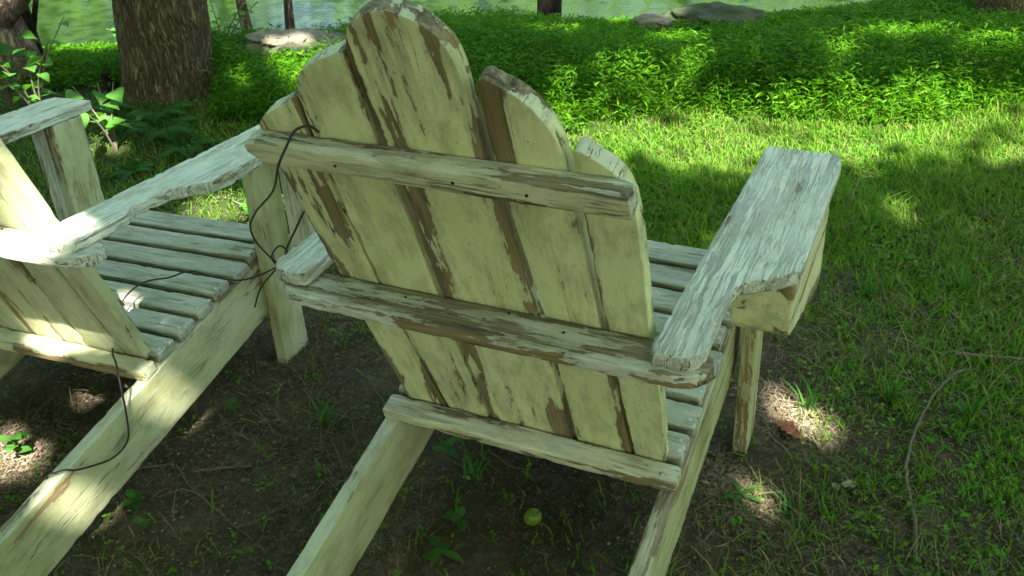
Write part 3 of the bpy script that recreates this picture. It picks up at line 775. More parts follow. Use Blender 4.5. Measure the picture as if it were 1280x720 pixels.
# ---- plants of the bank (one mass)
def bank():
    n = 21000
    w = rng.uniform(1.95, 3.8, n * 3); t = rng.uniform(-4.2, 3.2, n * 3)
    x = w * BN[0] + t * BT[0]; y = w * BN[1] + t * BT[1]
    front = 2.28 + .16 * vnoise(t * 1.4, t * 0, 31) + .08 * vnoise(t * 5, t * 0, 32)
    leftw = sstep(-1.36, -1.52, t)                                   # the left part by the trunk starts nearer
    front = front + .42 * leftw
    keep = (w > front) & seen(x, y)
    for ex_, ey_, er_ in ((-2.19, 2.33, .26), (-2.05, 2.30, .22), (-.66, 3.05, .08)):
        keep &= ((x - ex_) ** 2 + (y - ey_) ** 2 > er_ ** 2) | (rng.random(len(x)) < .12)
    x, y, w, t = x[keep][:n], y[keep][:n], w[keep][:n], t[keep][:n]
    n = len(x)
    lump = .5 + .5 * fbm(x * 1.8, y * 1.8, 41)
    h = (.09 + .20 * lump) * (1 - .35 * sstep(-1.2, -2.0, t)) * sstep(-.05, .25, w - front[keep][:n] + .08) * rng.uniform(.75, 1.2, n)
    h = h * (1 - .45 * sstep(-.3, .6, t) * sstep(2.4, 2.8, w))
    h = h * (1 - .5 * sstep(2.75, 3.15, w)) * (1 - .3 * sstep(-1.4, -2.4, t)); h = np.maximum(h, .055)
    z = ground_h(x, y)
    Ps, Ds, Ls = [], [], []
    az = rng.uniform(0, 6.28, n); lean = rng.uniform(.05, .5, n)
    for k in range(9):
        f = .25 + .75 * (k + rng.uniform(0, .6, n)) / 9
        bx = x + np.cos(az) * lean * h * f ** 1.5; by = y + np.sin(az) * lean * h * f ** 1.5; bz = z + h * f * (1 - .12 * lean)
        a = az + k * 2.4 + rng.normal(0, .5, n)
        el = rng.uniform(-.35, .75, n)
        Ps.append(np.stack([bx, by, bz], -1)); Ds.append(np.stack([np.cos(a) * np.cos(el), np.sin(a) * np.cos(el), np.sin(el)], -1))
        Ls.append(rng.uniform(.020, .044, n))
    P = np.concatenate(Ps); D = np.concatenate(Ds); L = np.concatenate(Ls)
    N = rand_dirs(len(P), 2.2)
    V, F = leaf_quads(P, D, N, L, L * rng.uniform(.15, .25, len(P)))
    o = mesh_np('bank_undergrowth', V, F, M_bankleaf); tag(o, 'dense green leafy undergrowth growing along the water bank', 'undergrowth', kind='stuff')
bank()

# ---- lawn
def blades(x, y, Lr, Wr, name, mat, label, cat, lean=(.2, .9), segs=2):
    n = len(x); z = ground_h(x, y) - .003
    L = rng.uniform(*Lr, n) * np.clip(rng.normal(1, .3, n), .45, 1.8) * (.62 + .75 * np.clip(.5 + .9 * fbm(x * 5, y * 5, 77), 0, 1)); W = rng.uniform(*Wr, n)
    a = rng.uniform(0, 6.28, n); le = rng.uniform(*lean, n)
    d = np.stack([np.cos(a), np.sin(a)], -1); s = np.stack([-np.sin(a), np.cos(a), 0 * a], -1)
    rot = rng.uniform(-.9, .9, n)[:, None]
    s = s * np.cos(rot) + np.concatenate([d, 0 * a[:, None]], 1) * np.sin(rot)
    rows = []
    for f, wf in ((0, .7), (.4, 1), (.75, .75), (1, 0)):
        out = le * f ** 1.8; up = f * np.sqrt(np.clip(1 - .55 * le ** 2 * f, .15, 1))
        c = np.stack([x + d[:, 0] * out * L, y + d[:, 1] * out * L, z + up * L], -1)
        if wf: rows += [c + s * (W * wf * .5)[:, None], c - s * (W * wf * .5)[:, None]]
        else: rows.append(c)
    V = np.stack(rows, 1).reshape(-1, 3); b = np.arange(n)[:, None] * 7
    Q = np.concatenate([b + np.array([[0, 1, 3, 2]]), b + np.array([[2, 3, 5, 4]])]); T = b + np.array([[4, 5, 6]])
    o = mesh_np(name, V, [Q, T], mat); tag(o, label, cat, kind='stuff'); return o
def lawn_density(x, y):
    """0..1: how green the ground is"""
    w = wcoord(x, y); t = tcoord(x, y)
    right = sstep(.42, 1.0, x + .10 * y) * .62 + .22 * sstep(.36, .5, x)
    back = sstep(.75, 1.35, w + .2 * fbm(x * 2, y * 2, 50))
    d = np.maximum(right * sstep(-.3, .35, y + .3 * fbm(x * 3, y * 3, 51)), back)
    d = np.maximum(d, .05 + .25 * sstep(.35, .6, x))
    patch = fbm(x * 4.5, y * 4.5, 52); patch2 = fbm(x * 13, y * 13, 53)
    d = d * sstep(-.55, .25, patch + .6 * patch2 + 1.0 * (np.maximum(back, .8 * right) - .35))
    bareL = sstep(-.6, -1.0, x) * sstep(2.0, 1.5, y + .4 * sstep(-1.6, -1.2, x))
    d = d * (1 - .8 * bareL)
    return np.clip(d, 0, 1)
def scatter(n, x0, x1, y0, y1, dens, m=1.1):
    x = rng.uniform(x0, x1, n); y = rng.uniform(y0, y1, n)
    k = (rng.random(n) < dens(x, y)) & seen(x, y, m)
    return x[k], y[k]
x, y = scatter(520000, -3.6, 1.3, -.5, 3.4, lambda x, y: lawn_density(x, y) * sstep(2.6, 2.3, wcoord(x, y)))
# tufting: pull blades to clump centres
cx_ = np.round(x / .045) * .045 + .03 * np.sin(y * 91); cy_ = np.round(y / .045) * .045 + .03 * np.sin(x * 87)
tf = rng.uniform(0, .75, len(x)); x2 = x + (cx_ - x) * tf; y2 = y + (cy_ - y) * tf
print('lawn blades', len(x2))
blades(x2, y2, (.012, .042), (.0018, .0045), 'lawn_grass', M_lawn, 'patchy green lawn grass thinning to bare soil by the chairs', 'grass', (.3, 1.1))
x, y = scatter(60000, -2.6, 1.3, -.6, 2.3, lambda x, y: .65 * sstep(-.2, .35, fbm(x * 3, y * 3, 60) + .35 * sstep(.3, .9, x)) * sstep(2.1, 1.2, wcoord(x, y)))
print('dry', len(x))
blades(x, y, (.02, .07), (.0015, .003), 'dry_grass', M_drygrass, 'dry straw coloured grass lying among the living blades', 'grass', (.75, 1.25))

# ---- small broad leaves (clover, seedlings) in the lawn
x, y = scatter(70000, -2.6, 1.3, -.5, 2.4, lambda x, y: .42 * lawn_density(x, y) * sstep(-.05, .4, fbm(x * 5, y * 5, 70)) + .022)
n = len(x); Pq = []; Dq = []
for k in range(3):
    a = rng.uniform(0, 6.28, n); el = rng.uniform(0, .6, n)
    Pq.append(np.stack([x, y, ground_h(x, y) + rng.uniform(.004, .03, n)], -1)); Dq.append(np.stack([np.cos(a) * np.cos(el), np.sin(a) * np.cos(el), np.sin(el)], -1))
P = np.concatenate(Pq); D = np.concatenate(Dq); L = rng.uniform(.007, .019, len(P))
V, F = leaf_quads(P, D, rand_dirs(len(P), 3), L, L * .6)
tag(mesh_np('ground_clover', V, F, M_lawn), 'low clover and seedlings scattered through the lawn', 'clover', kind='stuff')

# ---- litter: leaf scraps, bark crumbs, straw
def litter():
    x, y = scatter(340000, -2.4, 1.2, -.6, 2.0, lambda x, y: np.clip(.75 - .55 * lawn_density(x, y), 0, 1) * sstep(2.0, 1.2, wcoord(x, y)) * sstep(-.75, .1, fbm(x * 3.7, y * 3.7, 80)))
    n = len(x); z = ground_h(x, y)
    print('litter', n)
    k = n // 2
    P = np.stack([x, y, z + rng.uniform(.001, .010, n)], -1)
    a = rng.uniform(0, 6.28, n); el = rng.normal(0, .22, n)
    D = np.stack([np.cos(a) * np.cos(el), np.sin(a) * np.cos(el), np.sin(el)], -1)
    L = np.where(np.arange(n) < k, rng.uniform(.003, .012, n), rng.uniform(.012, .05, n)); Wd = np.where(np.arange(n) < k, L * rng.uniform(.3, .8, n), rng.uniform(.0009, .0020, n))
    V, F = leaf_quads(P, D, rand_dirs(n, 2.0), L, Wd, .3)
    tag(mesh_np('leaf_litter', V, F, M_litter), 'brown leaf scraps, bark crumbs and straw on bare soil', 'litter', kind='stuff')
litter()
M_straw = leafmat('straw', [(.30, .24, .15), (.22, .17, .11), (.36, .30, .20), (.15, .115, .075), (.27, .22, .14)], .08, .8, (1, 1, 1))
def straw(name, x, y, rx, ry, an, n, label):
    u = rng.random(n) ** .6; a = rng.uniform(0, 6.28, n)
    dx, dy = rx * u * np.cos(a), ry * u * np.sin(a); c, s_ = math.cos(an), math.sin(an)
    X, Y = x + dx * c - dy * s_, y + dx * s_ + dy * c
    P = np.stack([X, Y, ground_h(X, Y) + rng.uniform(.001, .016, n) * (1 - u)], -1); b = rng.uniform(0, 6.28, n); e = rng.normal(0, .25, n)
    chip_ = rng.random(n) < .25
    L = np.where(chip_, rng.uniform(.008, .022, n), rng.uniform(.02, .055, n)); W = np.where(chip_, L * .45, rng.uniform(.0012, .0026, n))
    V, F = leaf_quads(P, np.stack([np.cos(b) * np.cos(e), np.sin(b) * np.cos(e), np.sin(e)], -1), rand_dirs(n, 2.5), L, W, .25)
    tag(mesh_np(name, V, F, M_straw), label, 'straw', kind='stuff')
straw('straw', .405, .67, .15, .09, -.65, 1500, 'pale straw and chips on the ground behind the front leg')
straw('straw', .335, .37, .15, .10, -.5, 1900, 'pale straw and chips beside the right sloping leg')
straw('straw', -1.20, -.12, .24, .13, -.1, 2200, 'pale wood chips on the ground at the left edge')
straw('straw', -1.27, .19, .14, .09, 0, 350, 'scattered pale chips under the greener chair')

# ------------------------------------------------------------------ single weeds and tufts
def weed(x, y, nl, L, W, h, label, mat=M_weed, up=.6, seed=1, name='weed', grp='small weeds on the soil'):
    r = np.random.default_rng(seed); z = gz(x, y)
    root = empty(name, (x, y, z))
    tag(root, label, 'plant', grp)
    t = Tubes(); t.add(spline([(0, 0, -.01), (.002, .001, h * .5), (.004, -.002, h)], 4), .0014, 5); t.build('stem', mat, root)
    a = np.arange(nl) * 2.4 + r.uniform(0, 6); f = np.linspace(.35, 1, nl) * h
    el = r.uniform(up - .3, up + .3, nl)
    P = np.stack([.002 + 0 * f, 0 * f, f], -1); D = np.stack([np.cos(a) * np.cos(el), np.sin(a) * np.cos(el), np.sin(el)], -1)
    Vv = []; Ff = []
    for i in range(nl):
        l = L * r.uniform(.7, 1.15); wd = W * r.uniform(.8, 1.15); d = D[i]; s = np.cross(d, [0, 0, 1]); s /= np.linalg.norm(s); nn = np.cross(s, d)
        b = len(Vv)
        for g in range(6):
            q_ = g / 5; ww = wd * math.sin(math.pi * min(1, .06 + q_ * .92)) ** .9; c = P[i] + d * l * q_ - np.array([0, 0, 1]) * l * .35 * q_ ** 2
            Vv += [c - s * ww * .5 + nn * ww * .15, c, c + s * ww * .5 + nn * ww * .15]
        for g in range(5):
            for e in (0, 1): Ff.append((b + g * 3 + e, b + g * 3 + e + 1, b + g * 3 + e + 4, b + g * 3 + e + 3))
    mesh_np('leaves', np.array(Vv), np.array(Ff), mat, root, True)
    return root
weed(-.154, .062, 4, .045, .022, .045, 'seedling with oval leaves on the shaded soil left of the green fruit', seed=1)
weed(-.157, -.021, 5, .055, .022, .03, 'low four leaved seedling at the bottom edge under the middle chair', seed=2, up=.3)
weed(-1.239, -.13, 6, .05, .028, .07, 'weed with dark heart shaped leaves by the sunlit soil patch', seed=3)
weed(-.855, -.149, 5, .032, .022, .025, 'bright small weed beside the foot of the sloping leg', seed=4)
weed(-.79, -.19, 4, .028, .018, .02, 'tiny weed on the soil nearest the bottom left', seed=5)
weed(-.276, .245, 5, .05, .020, .05, 'weed with pointed leaves hidden behind the lower rail end', seed=6)
weed(-.849, .191, 4, .035, .018, .04, 'seedling beside the twig under the greener chair', seed=7)
weed(-1.00, .02, 4, .03, .02, .03, 'seedling in the deep shade under the lower rail of the greener chair', seed=8)
weed(.369, .36, 8, .05, .012, .02, 'flat rosette of bright leaves at the edge of the sunlit straw', seed=9, up=.25)
def tuft(x, y, n, L, label, seed, mat=M_weed, name='grass_tuft', w=.005, spread=.02):
    r = np.random.default_rng(seed); V = []; F = []
    for i in range(n):
        a = r.uniform(0, 6.28); l = L * r.uniform(.5, 1.15); le = r.uniform(.15, .85); ox, oy = r.normal(0, spread * .4, 2); b = len(V)
        wd = w * r.uniform(.7, 1.2)
        for g in range(6):
            q_ = g / 5; ww = wd * (1 - q_ ** 2.2) * (.6 + .8 * min(q_ * 3, 1)) * .5 + .0001
            cx, cy_, cz = ox + math.cos(a) * le * l * q_ ** 1.6, oy + math.sin(a) * le * l * q_ ** 1.6, l * q_ * (1 - .45 * le * q_)
            V += [(cx - math.sin(a) * ww, cy_ + math.cos(a) * ww, cz), (cx + math.sin(a) * ww, cy_ - math.cos(a) * ww, cz)]
        for g in range(5): F.append((b + g * 2, b + g * 2 + 1, b + g * 2 + 3, b + g * 2 + 2))
    o = mesh_np(name, V, np.array(F), mat, None, True); o.location = (x, y, gz(x, y) - .003)
    tag(o, label, 'plant', 'grass tufts on the soil'); return o
tuft(-.621, .244, 16, .085, 'grass tuft standing alone between the front leg and the middle chair', 1)
tuft(-.19, .20, 12, .10, 'grass tuft in the shade behind the lower rail', 2)
tuft(-.53, .10, 10, .05, 'thin pale tuft on soil left of the middle chair stringer', 3, M_drygrass)
tuft(.49, .575, 14, .075, 'tuft with straw stalks beside the curled rust brown leaf', 4, M_drygrass, w=.003)
tuft(.455, .70, 14, .085, 'green tuft behind the curled rust brown leaf', 5)
tuft(.62, .80, 18, .09, 'wide bladed tuft in the lawn right of the front leg', 6)
tuft(.80, .80, 16, .10, 'wide bladed tuft beside the upper end of the bowed twig', 7, w=.007)
tuft(.47, .36, 14, .06, 'bright tuft just right of the sunlit straw patch', 8)
tuft(.75, 1.35, 26, .11, 'largest lawn tuft, behind the straight twig', 9, w=.006)
tuft(.52, 1.25, 22, .09, 'lawn tuft beyond the arm bracket', 10, w=.006)
tuft(.88, .45, 14, .07, 'dry tuft near the lower right corner', 11, M_drygrass, w=.003)

# ------------------------------------------------------------------ rocks
def rock(name, x, y, z, sx, sy, sz, mat, label, seed, rz=0, moss=False):
    bm = bmesh.new(); bmesh.ops.create_icosphere(bm, subdivisions=5, radius=1)
    for v in bm.verts:
        n = v.co.normalized(); d = 1 + .28 * mnoise.noise(n * 1.6 + Vector((seed, 0, 0))) + .10 * mnoise.noise(n * 5 + Vector((seed, 2, 0))) + .03 * mnoise.noise(n * 17)
        v.co = Vector((n.x * sx * d, n.y * sy * d, (math.copysign(abs(n.z) ** .7, n.z)) * sz * d))
    for f in bm.faces: f.smooth = True
    me = bpy.data.meshes.new(name); bm.to_mesh(me); bm.free(); me.materials.append(mat)
    o = bpy.data.objects.new(name, me); COL.objects.link(o); o.location = (x, y, z); o.rotation_euler = (.05, .08, rz)
    tag(o, label, 'rock', 'rocks at the bank edge'); return o
M_rock = simple('rock_tan', (.16, .14, .10), .9, 0, .02, 9, .3)
M_rock_dark = simple('rock_dark', (.030, .042, .014), .9, 0, .02, 9, .45)
rock('flat_rock', -2.20, 2.39, .14, .27, .12, .062, M_rock, 'pale tan flat rock at the bank right of the big trunk', 1, .35)
rock('small_rock', -.69, 3.12, .15, .09, .055, .033, M_rock, 'small pale rock in the undergrowth beside the dark mossy one', 4, .2)
rock('mossy_rock', -.40, 3.30, .105, .24, .14, .085, M_rock_dark, 'dark mossy rock at the top of the bank', 7, .3)

# ------------------------------------------------------------------ trees
def tree(name, label, cat_group, path, rad, mat, crown_c=None, crown_r=None, nleaf=0, leaf=(.10, .16), flute=None, limbs=None, seed=1, nseg=28, reject=None, lmat=None):
    root = empty(name, (path[0][0], path[0][1], path[0][2]))
    tag(root, label, 'tree', cat_group)
    o0 = np.array(path[0])
    P = spline(np.array(path, float) - o0, 8)
    R = np.interp(np.linspace(0, 1, len(P)), np.linspace(0, 1, len(rad)), rad)
    t = Tubes(); t.add(P, R, nseg, lump=.10, seed=seed, flute=flute)
    for lp, lr in (limbs or []):
        Q = spline(np.array(lp, float) - o0, 7); t.add(Q, np.linspace(lr[0], lr[1], len(Q)), 12, lump=.1, seed=seed + 3)
    t.build('trunk', mat, root)
    if nleaf:
        r = np.random.default_rng(seed)
        c = np.array(crown_c) - o0; cr = np.array(crown_r)
        # clumps
        nc = max(12, nleaf // 120)
        cd = rand_dirs(nc, .1, r) * (r.random(nc) ** .33)[:, None]
        cc = c + cd * cr
        k = r.integers(0, nc, nleaf)
        P2 = cc[k] + rand_dirs(nleaf, 0, r) * (r.random(nleaf) ** .5)[:, None] * (cr * .26)
        if reject is not None:
            P2 = P2[reject(P2 + o0)]
        n = len(P2)
        D = rand_dirs(n, -.2, r); L = r.uniform(*leaf, n)
        V, F = leaf_quads(P2 - D * (L * .5)[:, None], D, rand_dirs(n, 1.2, r), L, L * .6)
        mesh_np('crown', V, F, lmat or M_canopy, root)
    return root

# gaps in the leaves: the sunbeams that reach the ground come through here
SX, SY = SUN.x / SUN.z, SUN.y / SUN.z
def shadow_xy(P): return P[:, 0] - SX * P[:, 2], P[:, 1] - SY * P[:, 2]
GAPS = []   # (x, y, z, rx, ry, angle): ellipse round a sunlit spot
def gap(x, y, z, rx, ry, ang=0): GAPS.append((x - SX * z, y - SY * z, rx, ry, ang))
gap(.395, .685, 0, .085, .032, -.65); gap(.335, .37, 0, .11, .055, -.5); gap(.28, .32, 0, .04, .03, 0)
gap(-1.27, -.13, 0, .11, .05, -.1); gap(-1.285, .17, 0, .06, .05, 0); 
gap(-.905, -.08, .665, .05, .12, 0); gap(-.98, -.17, .665, .10, .03, 0)
gap(-.91, -.105, .75, .05, .05, 0)
gap(-.880, .00, .19, .004, .015, 0); gap(-.872, -.28, .11, .0, .01, 0)
gap(-1.02, .22, .31, .02, .02, .3)
gap(-1.60, 1.10, .03, .14, .09, .2); gap(-1.45, 1.2, .03, .07, .05, 0)
gap(-2.36, 1.34, .22, .05, .04, 0); gap(-2.35, 1.25, .2, .06, .05, 0); gap(-2.75, 1.35, .35, .06, .06, 0)
gap(-1.95, 2.05, .1, .25, .16, .4); gap(-3.1, 2.3, .1, .4, .2, .4); gap(-1.55, 2.0, .1, .12, .12, .4); gap(-2.20, 2.34, .17, .10, .02, .36)
gap(-.55, 2.35, .2, .07, .05, 0); gap(-.15, 2.2, .12, .10, .10, 0); gap(-.30, 2.45, .25, .04, .06, 0); gap(.45, 3.05, .3, .16, .05, .3); gap(-.7, 3.15, .3, .16, .07, .3)
gap(-1.0, 2.75, .3, .10, .05, .3); gap(.25, 2.75, .28, .06, .05, 0); gap(.75, 2.95, .3, .12, .05, .3); gap(-.45, 2.8, .3, .10, .04, .4)
gap(-3.3, 1.7, .6, .05, .25, 0)
def reject_gaps(P):
    x, y = shadow_xy(P)
    keep = np.ones(len(P), bool)
    jx = .035 * vnoise(x * 14, y * 14, 90); jy = .035 * vnoise(x * 14, y * 14, 91)
    for gx_, gy_, rx, ry, an in GAPS:
        c, s = math.cos(an), math.sin(an)
        dx, dy = x + jx - gx_, y + jy - gy_
        keep &= ((dx * c + dy * s) / (rx + .05)) ** 2 + ((-dx * s + dy * c) / (ry + .05)) ** 2 > 1
    # the long sunlit strip over the lawn
    w = wcoord(x, y); t = tcoord(x, y)
    ed = .07 * vnoise(t * 3.1, t * 0 + .5, 95) + .03 * vnoise(t * 9, w * 9, 96)
    p = sstep(1.50, 1.95, w + ed) * sstep(2.62, 2.32, w + .5 * ed) * sstep(-.75, -.35, t - .4 * (w - 1.8)) * (.97 + .06 * vnoise(x * 6, y * 6, 97))
    blot = sstep(.30, .62, vnoise(x * 2.6, y * 2.6, 98) + .5 * vnoise(x * 7, y * 7, 99))
    p = np.maximum(p, .84 * blot * sstep(2.2, 2.5, w) * (1 - .45 * sstep(-1.0, -.5, t)))                     # the bank gets broken light
    p = np.maximum(p, .62 * sstep(.25, .6, vnoise(x * 4, y * 4, 101) + .4 * vnoise(x * 11, y * 11, 102)) * sstep(.75, 1.2, w) * sstep(.0, .5, x + .4 * w))
    keep &= rng.random(len(w)) > p
    keep &= (w < 3.7) | (rng.random(len(w)) < .3)
    return keep
def canopy_tree():
    base = (3.4, -3.4, 0.0)  # unseen tree; crown laid out by its shadow, thinned for the sun patches
    root = empty('shade_tree', base); tag(root, 'tall unseen leafy tree, its crown shaped to overhang the lawn and shade both chairs', 'tree', 'trees round the chairs')
    o0 = np.array(base); t = Tubes()
    t.add(spline(np.array([(3.4, -3.4, -.1), (3.3, -3.3, 1.5), (3.0, -3.0, 3.2), (2.4, -2.6, 5.2), (1.8, -2.2, 7.2)]) - o0, 6), np.linspace(.32, .10, 25), 16, lump=.1)
    for e in ((-1.5, -.5, 6.2), (.3, .8, 6.6), (-.6, -2.8, 6.8), (-2.6, .8, 6.8)):
        t.add(spline(np.array([(2.7, -2.8, 4.3), (.6 * 2.6 + .4 * e[0], .6 * -2.6 + .4 * e[1], 5.4), e]) - o0, 6), np.linspace(.10, .03, 13), 8)
    t.build('trunk', M_bark, root)
    n = 125000
    sx = rng.normal(size=n * 2); u = rng.random(n * 2) ** .5; a = rng.uniform(0, 6.28, n * 2)
    px = -1.4 + 4.3 * u * np.cos(a); py = 1.7 + 3.9 * u * np.sin(a)
    h = 6.2 + (1.7 * np.sqrt(1 - u ** 2) + .5) * rng.uniform(-.8, 1, n * 2)
    P = np.stack([px + SX * h, py + SY * h, h], -1)[:n]
    P = P[reject_gaps(P)]; m = len(P)
    print('canopy', m)
    L = rng.uniform(.10, .155, m)
    D = rand_dirs(m, -.3)
    V, F = leaf_quads(P - D * (L * .5)[:, None] - o0, D, rand_dirs(m, .8), L, L * .62)
    nb = 16000  # further unseen leaves, added to shade the ground behind the camera
    px = rng.uniform(-6.5, 5.5, nb); py = rng.uniform(-7.5, -1.9, nb); h = rng.uniform(5.6, 8.4, nb)
    P2 = np.stack([px + SX * h, py + SY * h, h], -1); L2 = rng.uniform(.2, .34, nb)
    V2, F2 = leaf_quads(P2 - o0, rand_dirs(nb, -.3), rand_dirs(nb, .8), L2, L2 * .62)
    mesh_np('crown', np.concatenate([V, V2]), np.concatenate([F, F2 + len(V)]), M_canopy, root)
canopy_tree()
for k_, (bx_, by_, cx0, cy0, lab_) in enumerate([(-6.5, -3.5, -6.0, -3.2, 'unseen leafy tree added left of the greener chair for green light'), (-1.5, -7.0, -1.2, -6.2, 'unseen leafy tree added behind the viewer for green light'),
                                       (6.8, 2.2, 6.2, 2.4, 'unseen leafy tree added beyond the right edge of the lawn for green light')]):
    tree('unseen_tree', lab_, 'trees round the chairs', [(bx_, by_, -.2), (bx_, by_, 2), (cx0, cy0, 5.5)], [.22, .17, .08], M_bark, (cx0, cy0, 5.6), (3.6, 3.2, 2.6), 9000, leaf=(.16, .26), seed=60 + k_, nseg=14, reject=reject_gaps)  # out-of-view trees added so their leaves tint the ambient light green

def foliage_behind():
    n = 17000  # ring of unseen leaves added to block sky and green the light
    a = rng.uniform(math.radians(150), math.radians(385), n); r_ = rng.uniform(6.5, 9.5, n); z = rng.uniform(0, 8.5, n)
    P = np.stack([.3 + r_ * np.cos(a), -.2 + r_ * np.sin(a), z], -1)
    k = reject_gaps(P) & (fbm(a * 5, z * .8, 300) > -.35); P = P[k]; L = rng.uniform(.22, .40, len(P))
    V, F = leaf_quads(P, rand_dirs(len(P), -.2), rand_dirs(len(P), .5), L, L * .6)
    tag(mesh_np('added_foliage', V, F, M_canopy), 'unseen foliage added behind the viewer to green the light', 'wood', kind='stuff')
foliage_behind()

def flare(a, s):
    return 1 + (.34 + .20 * math.sin(a * 5 + .6) + .07 * math.sin(a * 9)) * max(0, 1 - s * 7.5) ** 1.6 + .018 * math.sin(a * 13 + s * 3)
tree('big_tree', 'thick ridged trunk rising from ferns behind the greener chair', 'trees round the chairs',
     [(-2.53, 1.84, -.06), (-2.49, 1.865, .35), (-2.43, 1.90, .8), (-2.34, 1.94, 1.6), (-2.2, 1.95, 3.4), (-2.3, 2.0, 6.0)], [.205, .188, .172, .162, .15, .12, .07], M_bark,
     (-3.4, 2.4, 6.4), (3.6, 3.2, 2.2), 12000, flute=flare, seed=21, nseg=56, reject=reject_gaps,
     limbs=[([(-2.5, 1.95, 3.3), (-3.2, 2.6, 4.6), (-4.2, 3.4, 6.2)], (.08, .03)), ([(-2.52, 1.96, 3.8), (-2.0, 2.8, 5.2), (-1.6, 3.8, 6.6)], (.07, .025))])
tree('leaning_tree', 'pale mottled leaning trunk with a forked dead branch at the left edge', 'trees round the chairs',
     [(-3.20, 1.70, -.05), (-3.28, 1.72, .30), (-3.40, 1.74, .65), (-3.62, 1.78, 1.2), (-4.0, 1.8, 2.2), (-4.6, 1.9, 4.0)], [.115, .092, .082, .075, .06, .04], M_bark2,
     (-5.0, 2.3, 5.0), (1.5, 1.4, 1.2), 1500, seed=31, limbs=[([(-3.30, 1.70, .34), (-3.16, 1.69, .43), (-3.06, 1.72, .52), (-3.02, 1.74, .62)], (.035, .018))], reject=reject_gaps)
tree('dark_sapling', 'cluster of thin dark stems between the leaning and the thick trunk', 'trees round the chairs',
     [(-3.22, 1.80, .10), (-3.24, 1.82, .5), (-3.22, 1.86, .9), (-3.15, 1.95, 1.8)], [.022, .02, .016, .01], M_bark_dark, (-3.1, 2.2, 2.6), (.5, .5, .5), 300, leaf=(.06, .1), seed=33, nseg=10,
     limbs=[([(-3.23, 1.81, .30), (-3.10, 1.86, .66), (-3.02, 1.95, 1.2)], (.014, .006)), ([(-3.22, 1.80, .20), (-3.34, 1.86, .62), (-3.40, 1.95, 1.2)], (.016, .007))])
def slim(x, y, r, dx, dy, label, seed, mat=M_bark2, z=None):
    z0 = gz(x, y) - .05
    tree('slim_tree', label, 'slim trunks at the bank', [(x, y, z0), (x + dx * .15, y + dy * .15, z0 + .5), (x + dx * .5, y + dy * .5, z0 + 1.6), (x + dx, y + dy, z0 + 4.2)], [r * 1.5, r, r * .95, r * .85, r * .5], mat,
         (x + dx, y + dy, z0 + 5.2), (1.2, 1.2, 1.1), 900, seed=seed, nseg=18, reject=reject_gaps)
slim(-2.60, 2.52, .024, -.05, .05, 'slim pale trunk at the left end of the flat rock', 41)
slim(-2.46, 2.66, .021, .22, .2, 'slim pale trunk behind the middle of the flat rock', 42)
slim(.81, 3.68, .105, -.2, .3, 'dark trunk cut by the right edge at the top of the bank', 43, M_bark)
slim(-1.50, 3.72, .07, .1, .3, 'dark trunk foot at the top edge right of the tallest back slat', 44, M_bark_dark)
# stub of a dead stem beside the thick trunk
t = Tubes(); t.add(spline([(0, 0, -.05), (.005, 0, .12), (.0, .005, .22), (.01, .0, .27)], 5), np.linspace(.034, .022, 16), 14, lump=.3, seed=3)
o = t.build('dead_stub', M_bark_dark); o.location = (-2.77, 1.74, -.02); o.scale = (.8, .8, .75); tag(o, 'short dark dead stub left of the thick trunk', 'stump')

# ------------------------------------------------------------------ shrub and ferns by the thick trunk
def broadleaf(P, d, L, W, roll, V, F):
    d = d / np.linalg.norm(d); s = np.cross(d, [0, 0, 1.0]); s /= np.linalg.norm(s); nn = np.cross(s, d)
    s, nn = s * math.cos(roll) + nn * math.sin(roll), nn * math.cos(roll) - s * math.sin(roll)
    b = len(V); prof = [.05, .75, 1.0, .9, .62, .28, .02]
    for g, pw in enumerate(prof):
        q_ = g / 6; c = P + d * L * q_ - np.array([0, 0, 1]) * L * .28 * q_ ** 2
        V += [c - s * W * pw * .5 + nn * W * pw * .12, c, c + s * W * pw * .5 + nn * W * pw * .12]
    for g in range(6):
        for e in (0, 1): F.append((b + g * 3 + e, b + g * 3 + e + 1, b + g * 3 + e + 4, b + g * 3 + e + 3))
def shrub(x, y, h, nst, nl, L, label, seed, name='leafy_shrub', spread=.3, mat=M_shrub):
    r = np.random.default_rng(seed); root = empty(name, (x, y, gz(x, y))); tag(root, label, 'shrub', 'leafy shrubs by the thick trunk')
    t = Tubes(); V = []; F = []
    for k in range(nst):
        a = r.uniform(0, 6.28); ln = spread * r.uniform(.3, 1); hh = h * r.uniform(.6, 1.05)
        S = spline([(0, 0, -.02), (math.cos(a) * ln * .3, math.sin(a) * ln * .3, hh * .5), (math.cos(a) * ln, math.sin(a) * ln, hh)], 6)
        t.add(S, np.linspace(.005, .002, len(S)), 6)
        for i in range(nl):
            p = S[int((.3 + .7 * (i + .5) / nl) * (len(S) - 1))]; b = i * 2.4 + r.uniform(0, 1.5); e = r.uniform(-.3, .5)
            broadleaf(p, np.array([math.cos(b) * math.cos(e), math.sin(b) * math.cos(e), math.sin(e)]), L * r.uniform(.6, 1.15), L * r.uniform(.5, .75), r.normal(0, .4), V, F)
    t.build('stems', M_twig, root); mesh_np('leaves', np.array(V), np.array(F), mat, root, True); return root
shrub(-2.84, 1.42, .40, 6, 6, .075, 'leafy shrub between the leaning and the thick trunk', 1)
shrub(-2.36, 1.34, .27, 5, 3, .105, 'low shrub with bright lobed leaves right of the greener chair arm', 2, spread=.17)
shrub(-3.05, 1.45, .34, 5, 6, .08, 'darker shrub at the foot of the leaning trunk', 3, mat=M_fern)
shrub(-2.36, 1.12, .12, 3, 4, .07, 'lowest shrub with yellow green leaves beside the arm post', 4, spread=.12)
shrub(-1.50, 1.10, .07, 5, 4, .045, 'small sunlit ground plant behind the greener chair seat', 5, spread=.16)
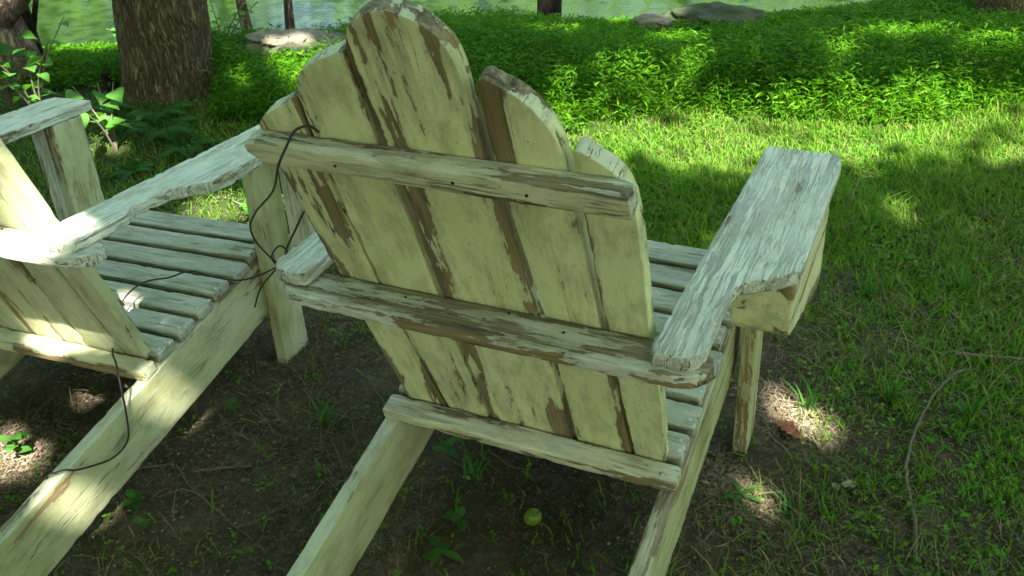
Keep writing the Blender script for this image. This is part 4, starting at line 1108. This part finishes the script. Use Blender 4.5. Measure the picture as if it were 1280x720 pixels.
def fern(x, y, nf, L, label, seed):
    r = np.random.default_rng(seed); root = empty('fern', (x, y, gz(x, y))); tag(root, label, 'fern', 'ferns at the foot of the thick trunk')
    for k in range(nf):
        a = 6.28 * k / nf + r.uniform(-.3, .3); l = L * r.uniform(.75, 1.1); S = []
        for g in range(15):
            q_ = g / 14; S.append((math.cos(a) * l * q_ * .85, math.sin(a) * l * q_ * .85, l * (.75 * q_ - .62 * q_ ** 2.2)))
        S = np.array(S); Pp = []; Dd = []; Ll = []
        for g in range(2, 15):
            tn_ = S[g] - S[g - 1]; tn_ /= np.linalg.norm(tn_); sd_ = np.cross(tn_, [0, 0, 1]); sd_ /= np.linalg.norm(sd_)
            for e in (-1, 1):
                for hf in (0, .5):
                    Pp.append(S[g] - (S[g] - S[g - 1]) * hf); Dd.append(sd_ * e + tn_ * .45 - np.array([0, 0, .15])); Ll.append(l * .24 * math.sin(math.pi * (.12 + .85 * (g - hf) / 14)) + .004)
        V, F = leaf_quads(np.array(Pp), np.array(Dd), np.tile([0, 0, 1.0], (len(Pp), 1)) + r.normal(0, .1, (len(Pp), 3)), np.array(Ll), np.full(len(Pp), l * .022) + .0022)
        tb = Tubes(); tb.add(S, np.linspace(.002, .0008, 15), 5, base=0) if False else None
        v2, f2, t2 = tube_arrays(S, np.linspace(.002, .0008, 15), 5, len(V))
        mesh_np('frond', np.concatenate([V, np.array(v2)]), [np.concatenate([F, np.array(t2)]), np.array(f2)], M_fern, root)
    return root
fern(-2.27, 1.52, 8, .19, 'fern with dark arching fronds in front of the thick trunk', 1)
fern(-2.45, 1.50, 7, .15, 'smaller fern left of the front of the thick trunk', 2)
fern(-2.10, 1.46, 7, .15, 'fern at the right flare of the thick trunk', 3)
fern(-2.62, 1.58, 7, .20, 'fern left of the thick trunk beside the dead stub', 6)
fern(-2.38, 1.62, 7, .17, 'fern pressed against the middle of the thick trunk', 7)
shrub(-2.55, 2.28, .26, 9, 9, .05, 'sunlit weed clump between the thick trunk and the flat rock', 11, spread=.2)
shrub(-3.05, 2.35, .24, 9, 9, .05, 'sunlit weed clump behind the thick trunk on its left', 12, spread=.25)
shrub(-1.75, 2.62, .20, 8, 8, .045, 'sunlit weed clump right of the flat rock', 13, spread=.2)
fern(-2.20, 1.25, 6, .12, 'lowest fern next to the chair arm in deep shade', 4)

# ------------------------------------------------------------------ the far bank's wood, mirrored in the water
def far_wood():
    n = 60000
    t = rng.uniform(-26, 12, n); w_ = 15.5 + np.abs(rng.normal(0, 2.2, n)); z = rng.uniform(-.4, 11.5, n)
    dens = .5 + .5 * fbm(t * .35, z * .45, 200) + .25 * fbm(t * 1.1, z * 1.2, 201)
    k = dens + .25 * (z < 2.5) > .44 + .25 * rng.random(n)
    t, w_, z = t[k], w_[k], z[k]
    P = np.stack([w_ * BN[0] + t * BT[0], w_ * BN[1] + t * BT[1], z], -1)
    L = rng.uniform(.22, .45, len(P))
    V, F = leaf_quads(P, rand_dirs(len(P), -.2), rand_dirs(len(P), .6), L, L * .65)
    tag(mesh_np('far_wood', V, F, M_farleaf), 'sunlit wood on the far bank, seen only in the water', 'wood', kind='stuff')
far_wood()
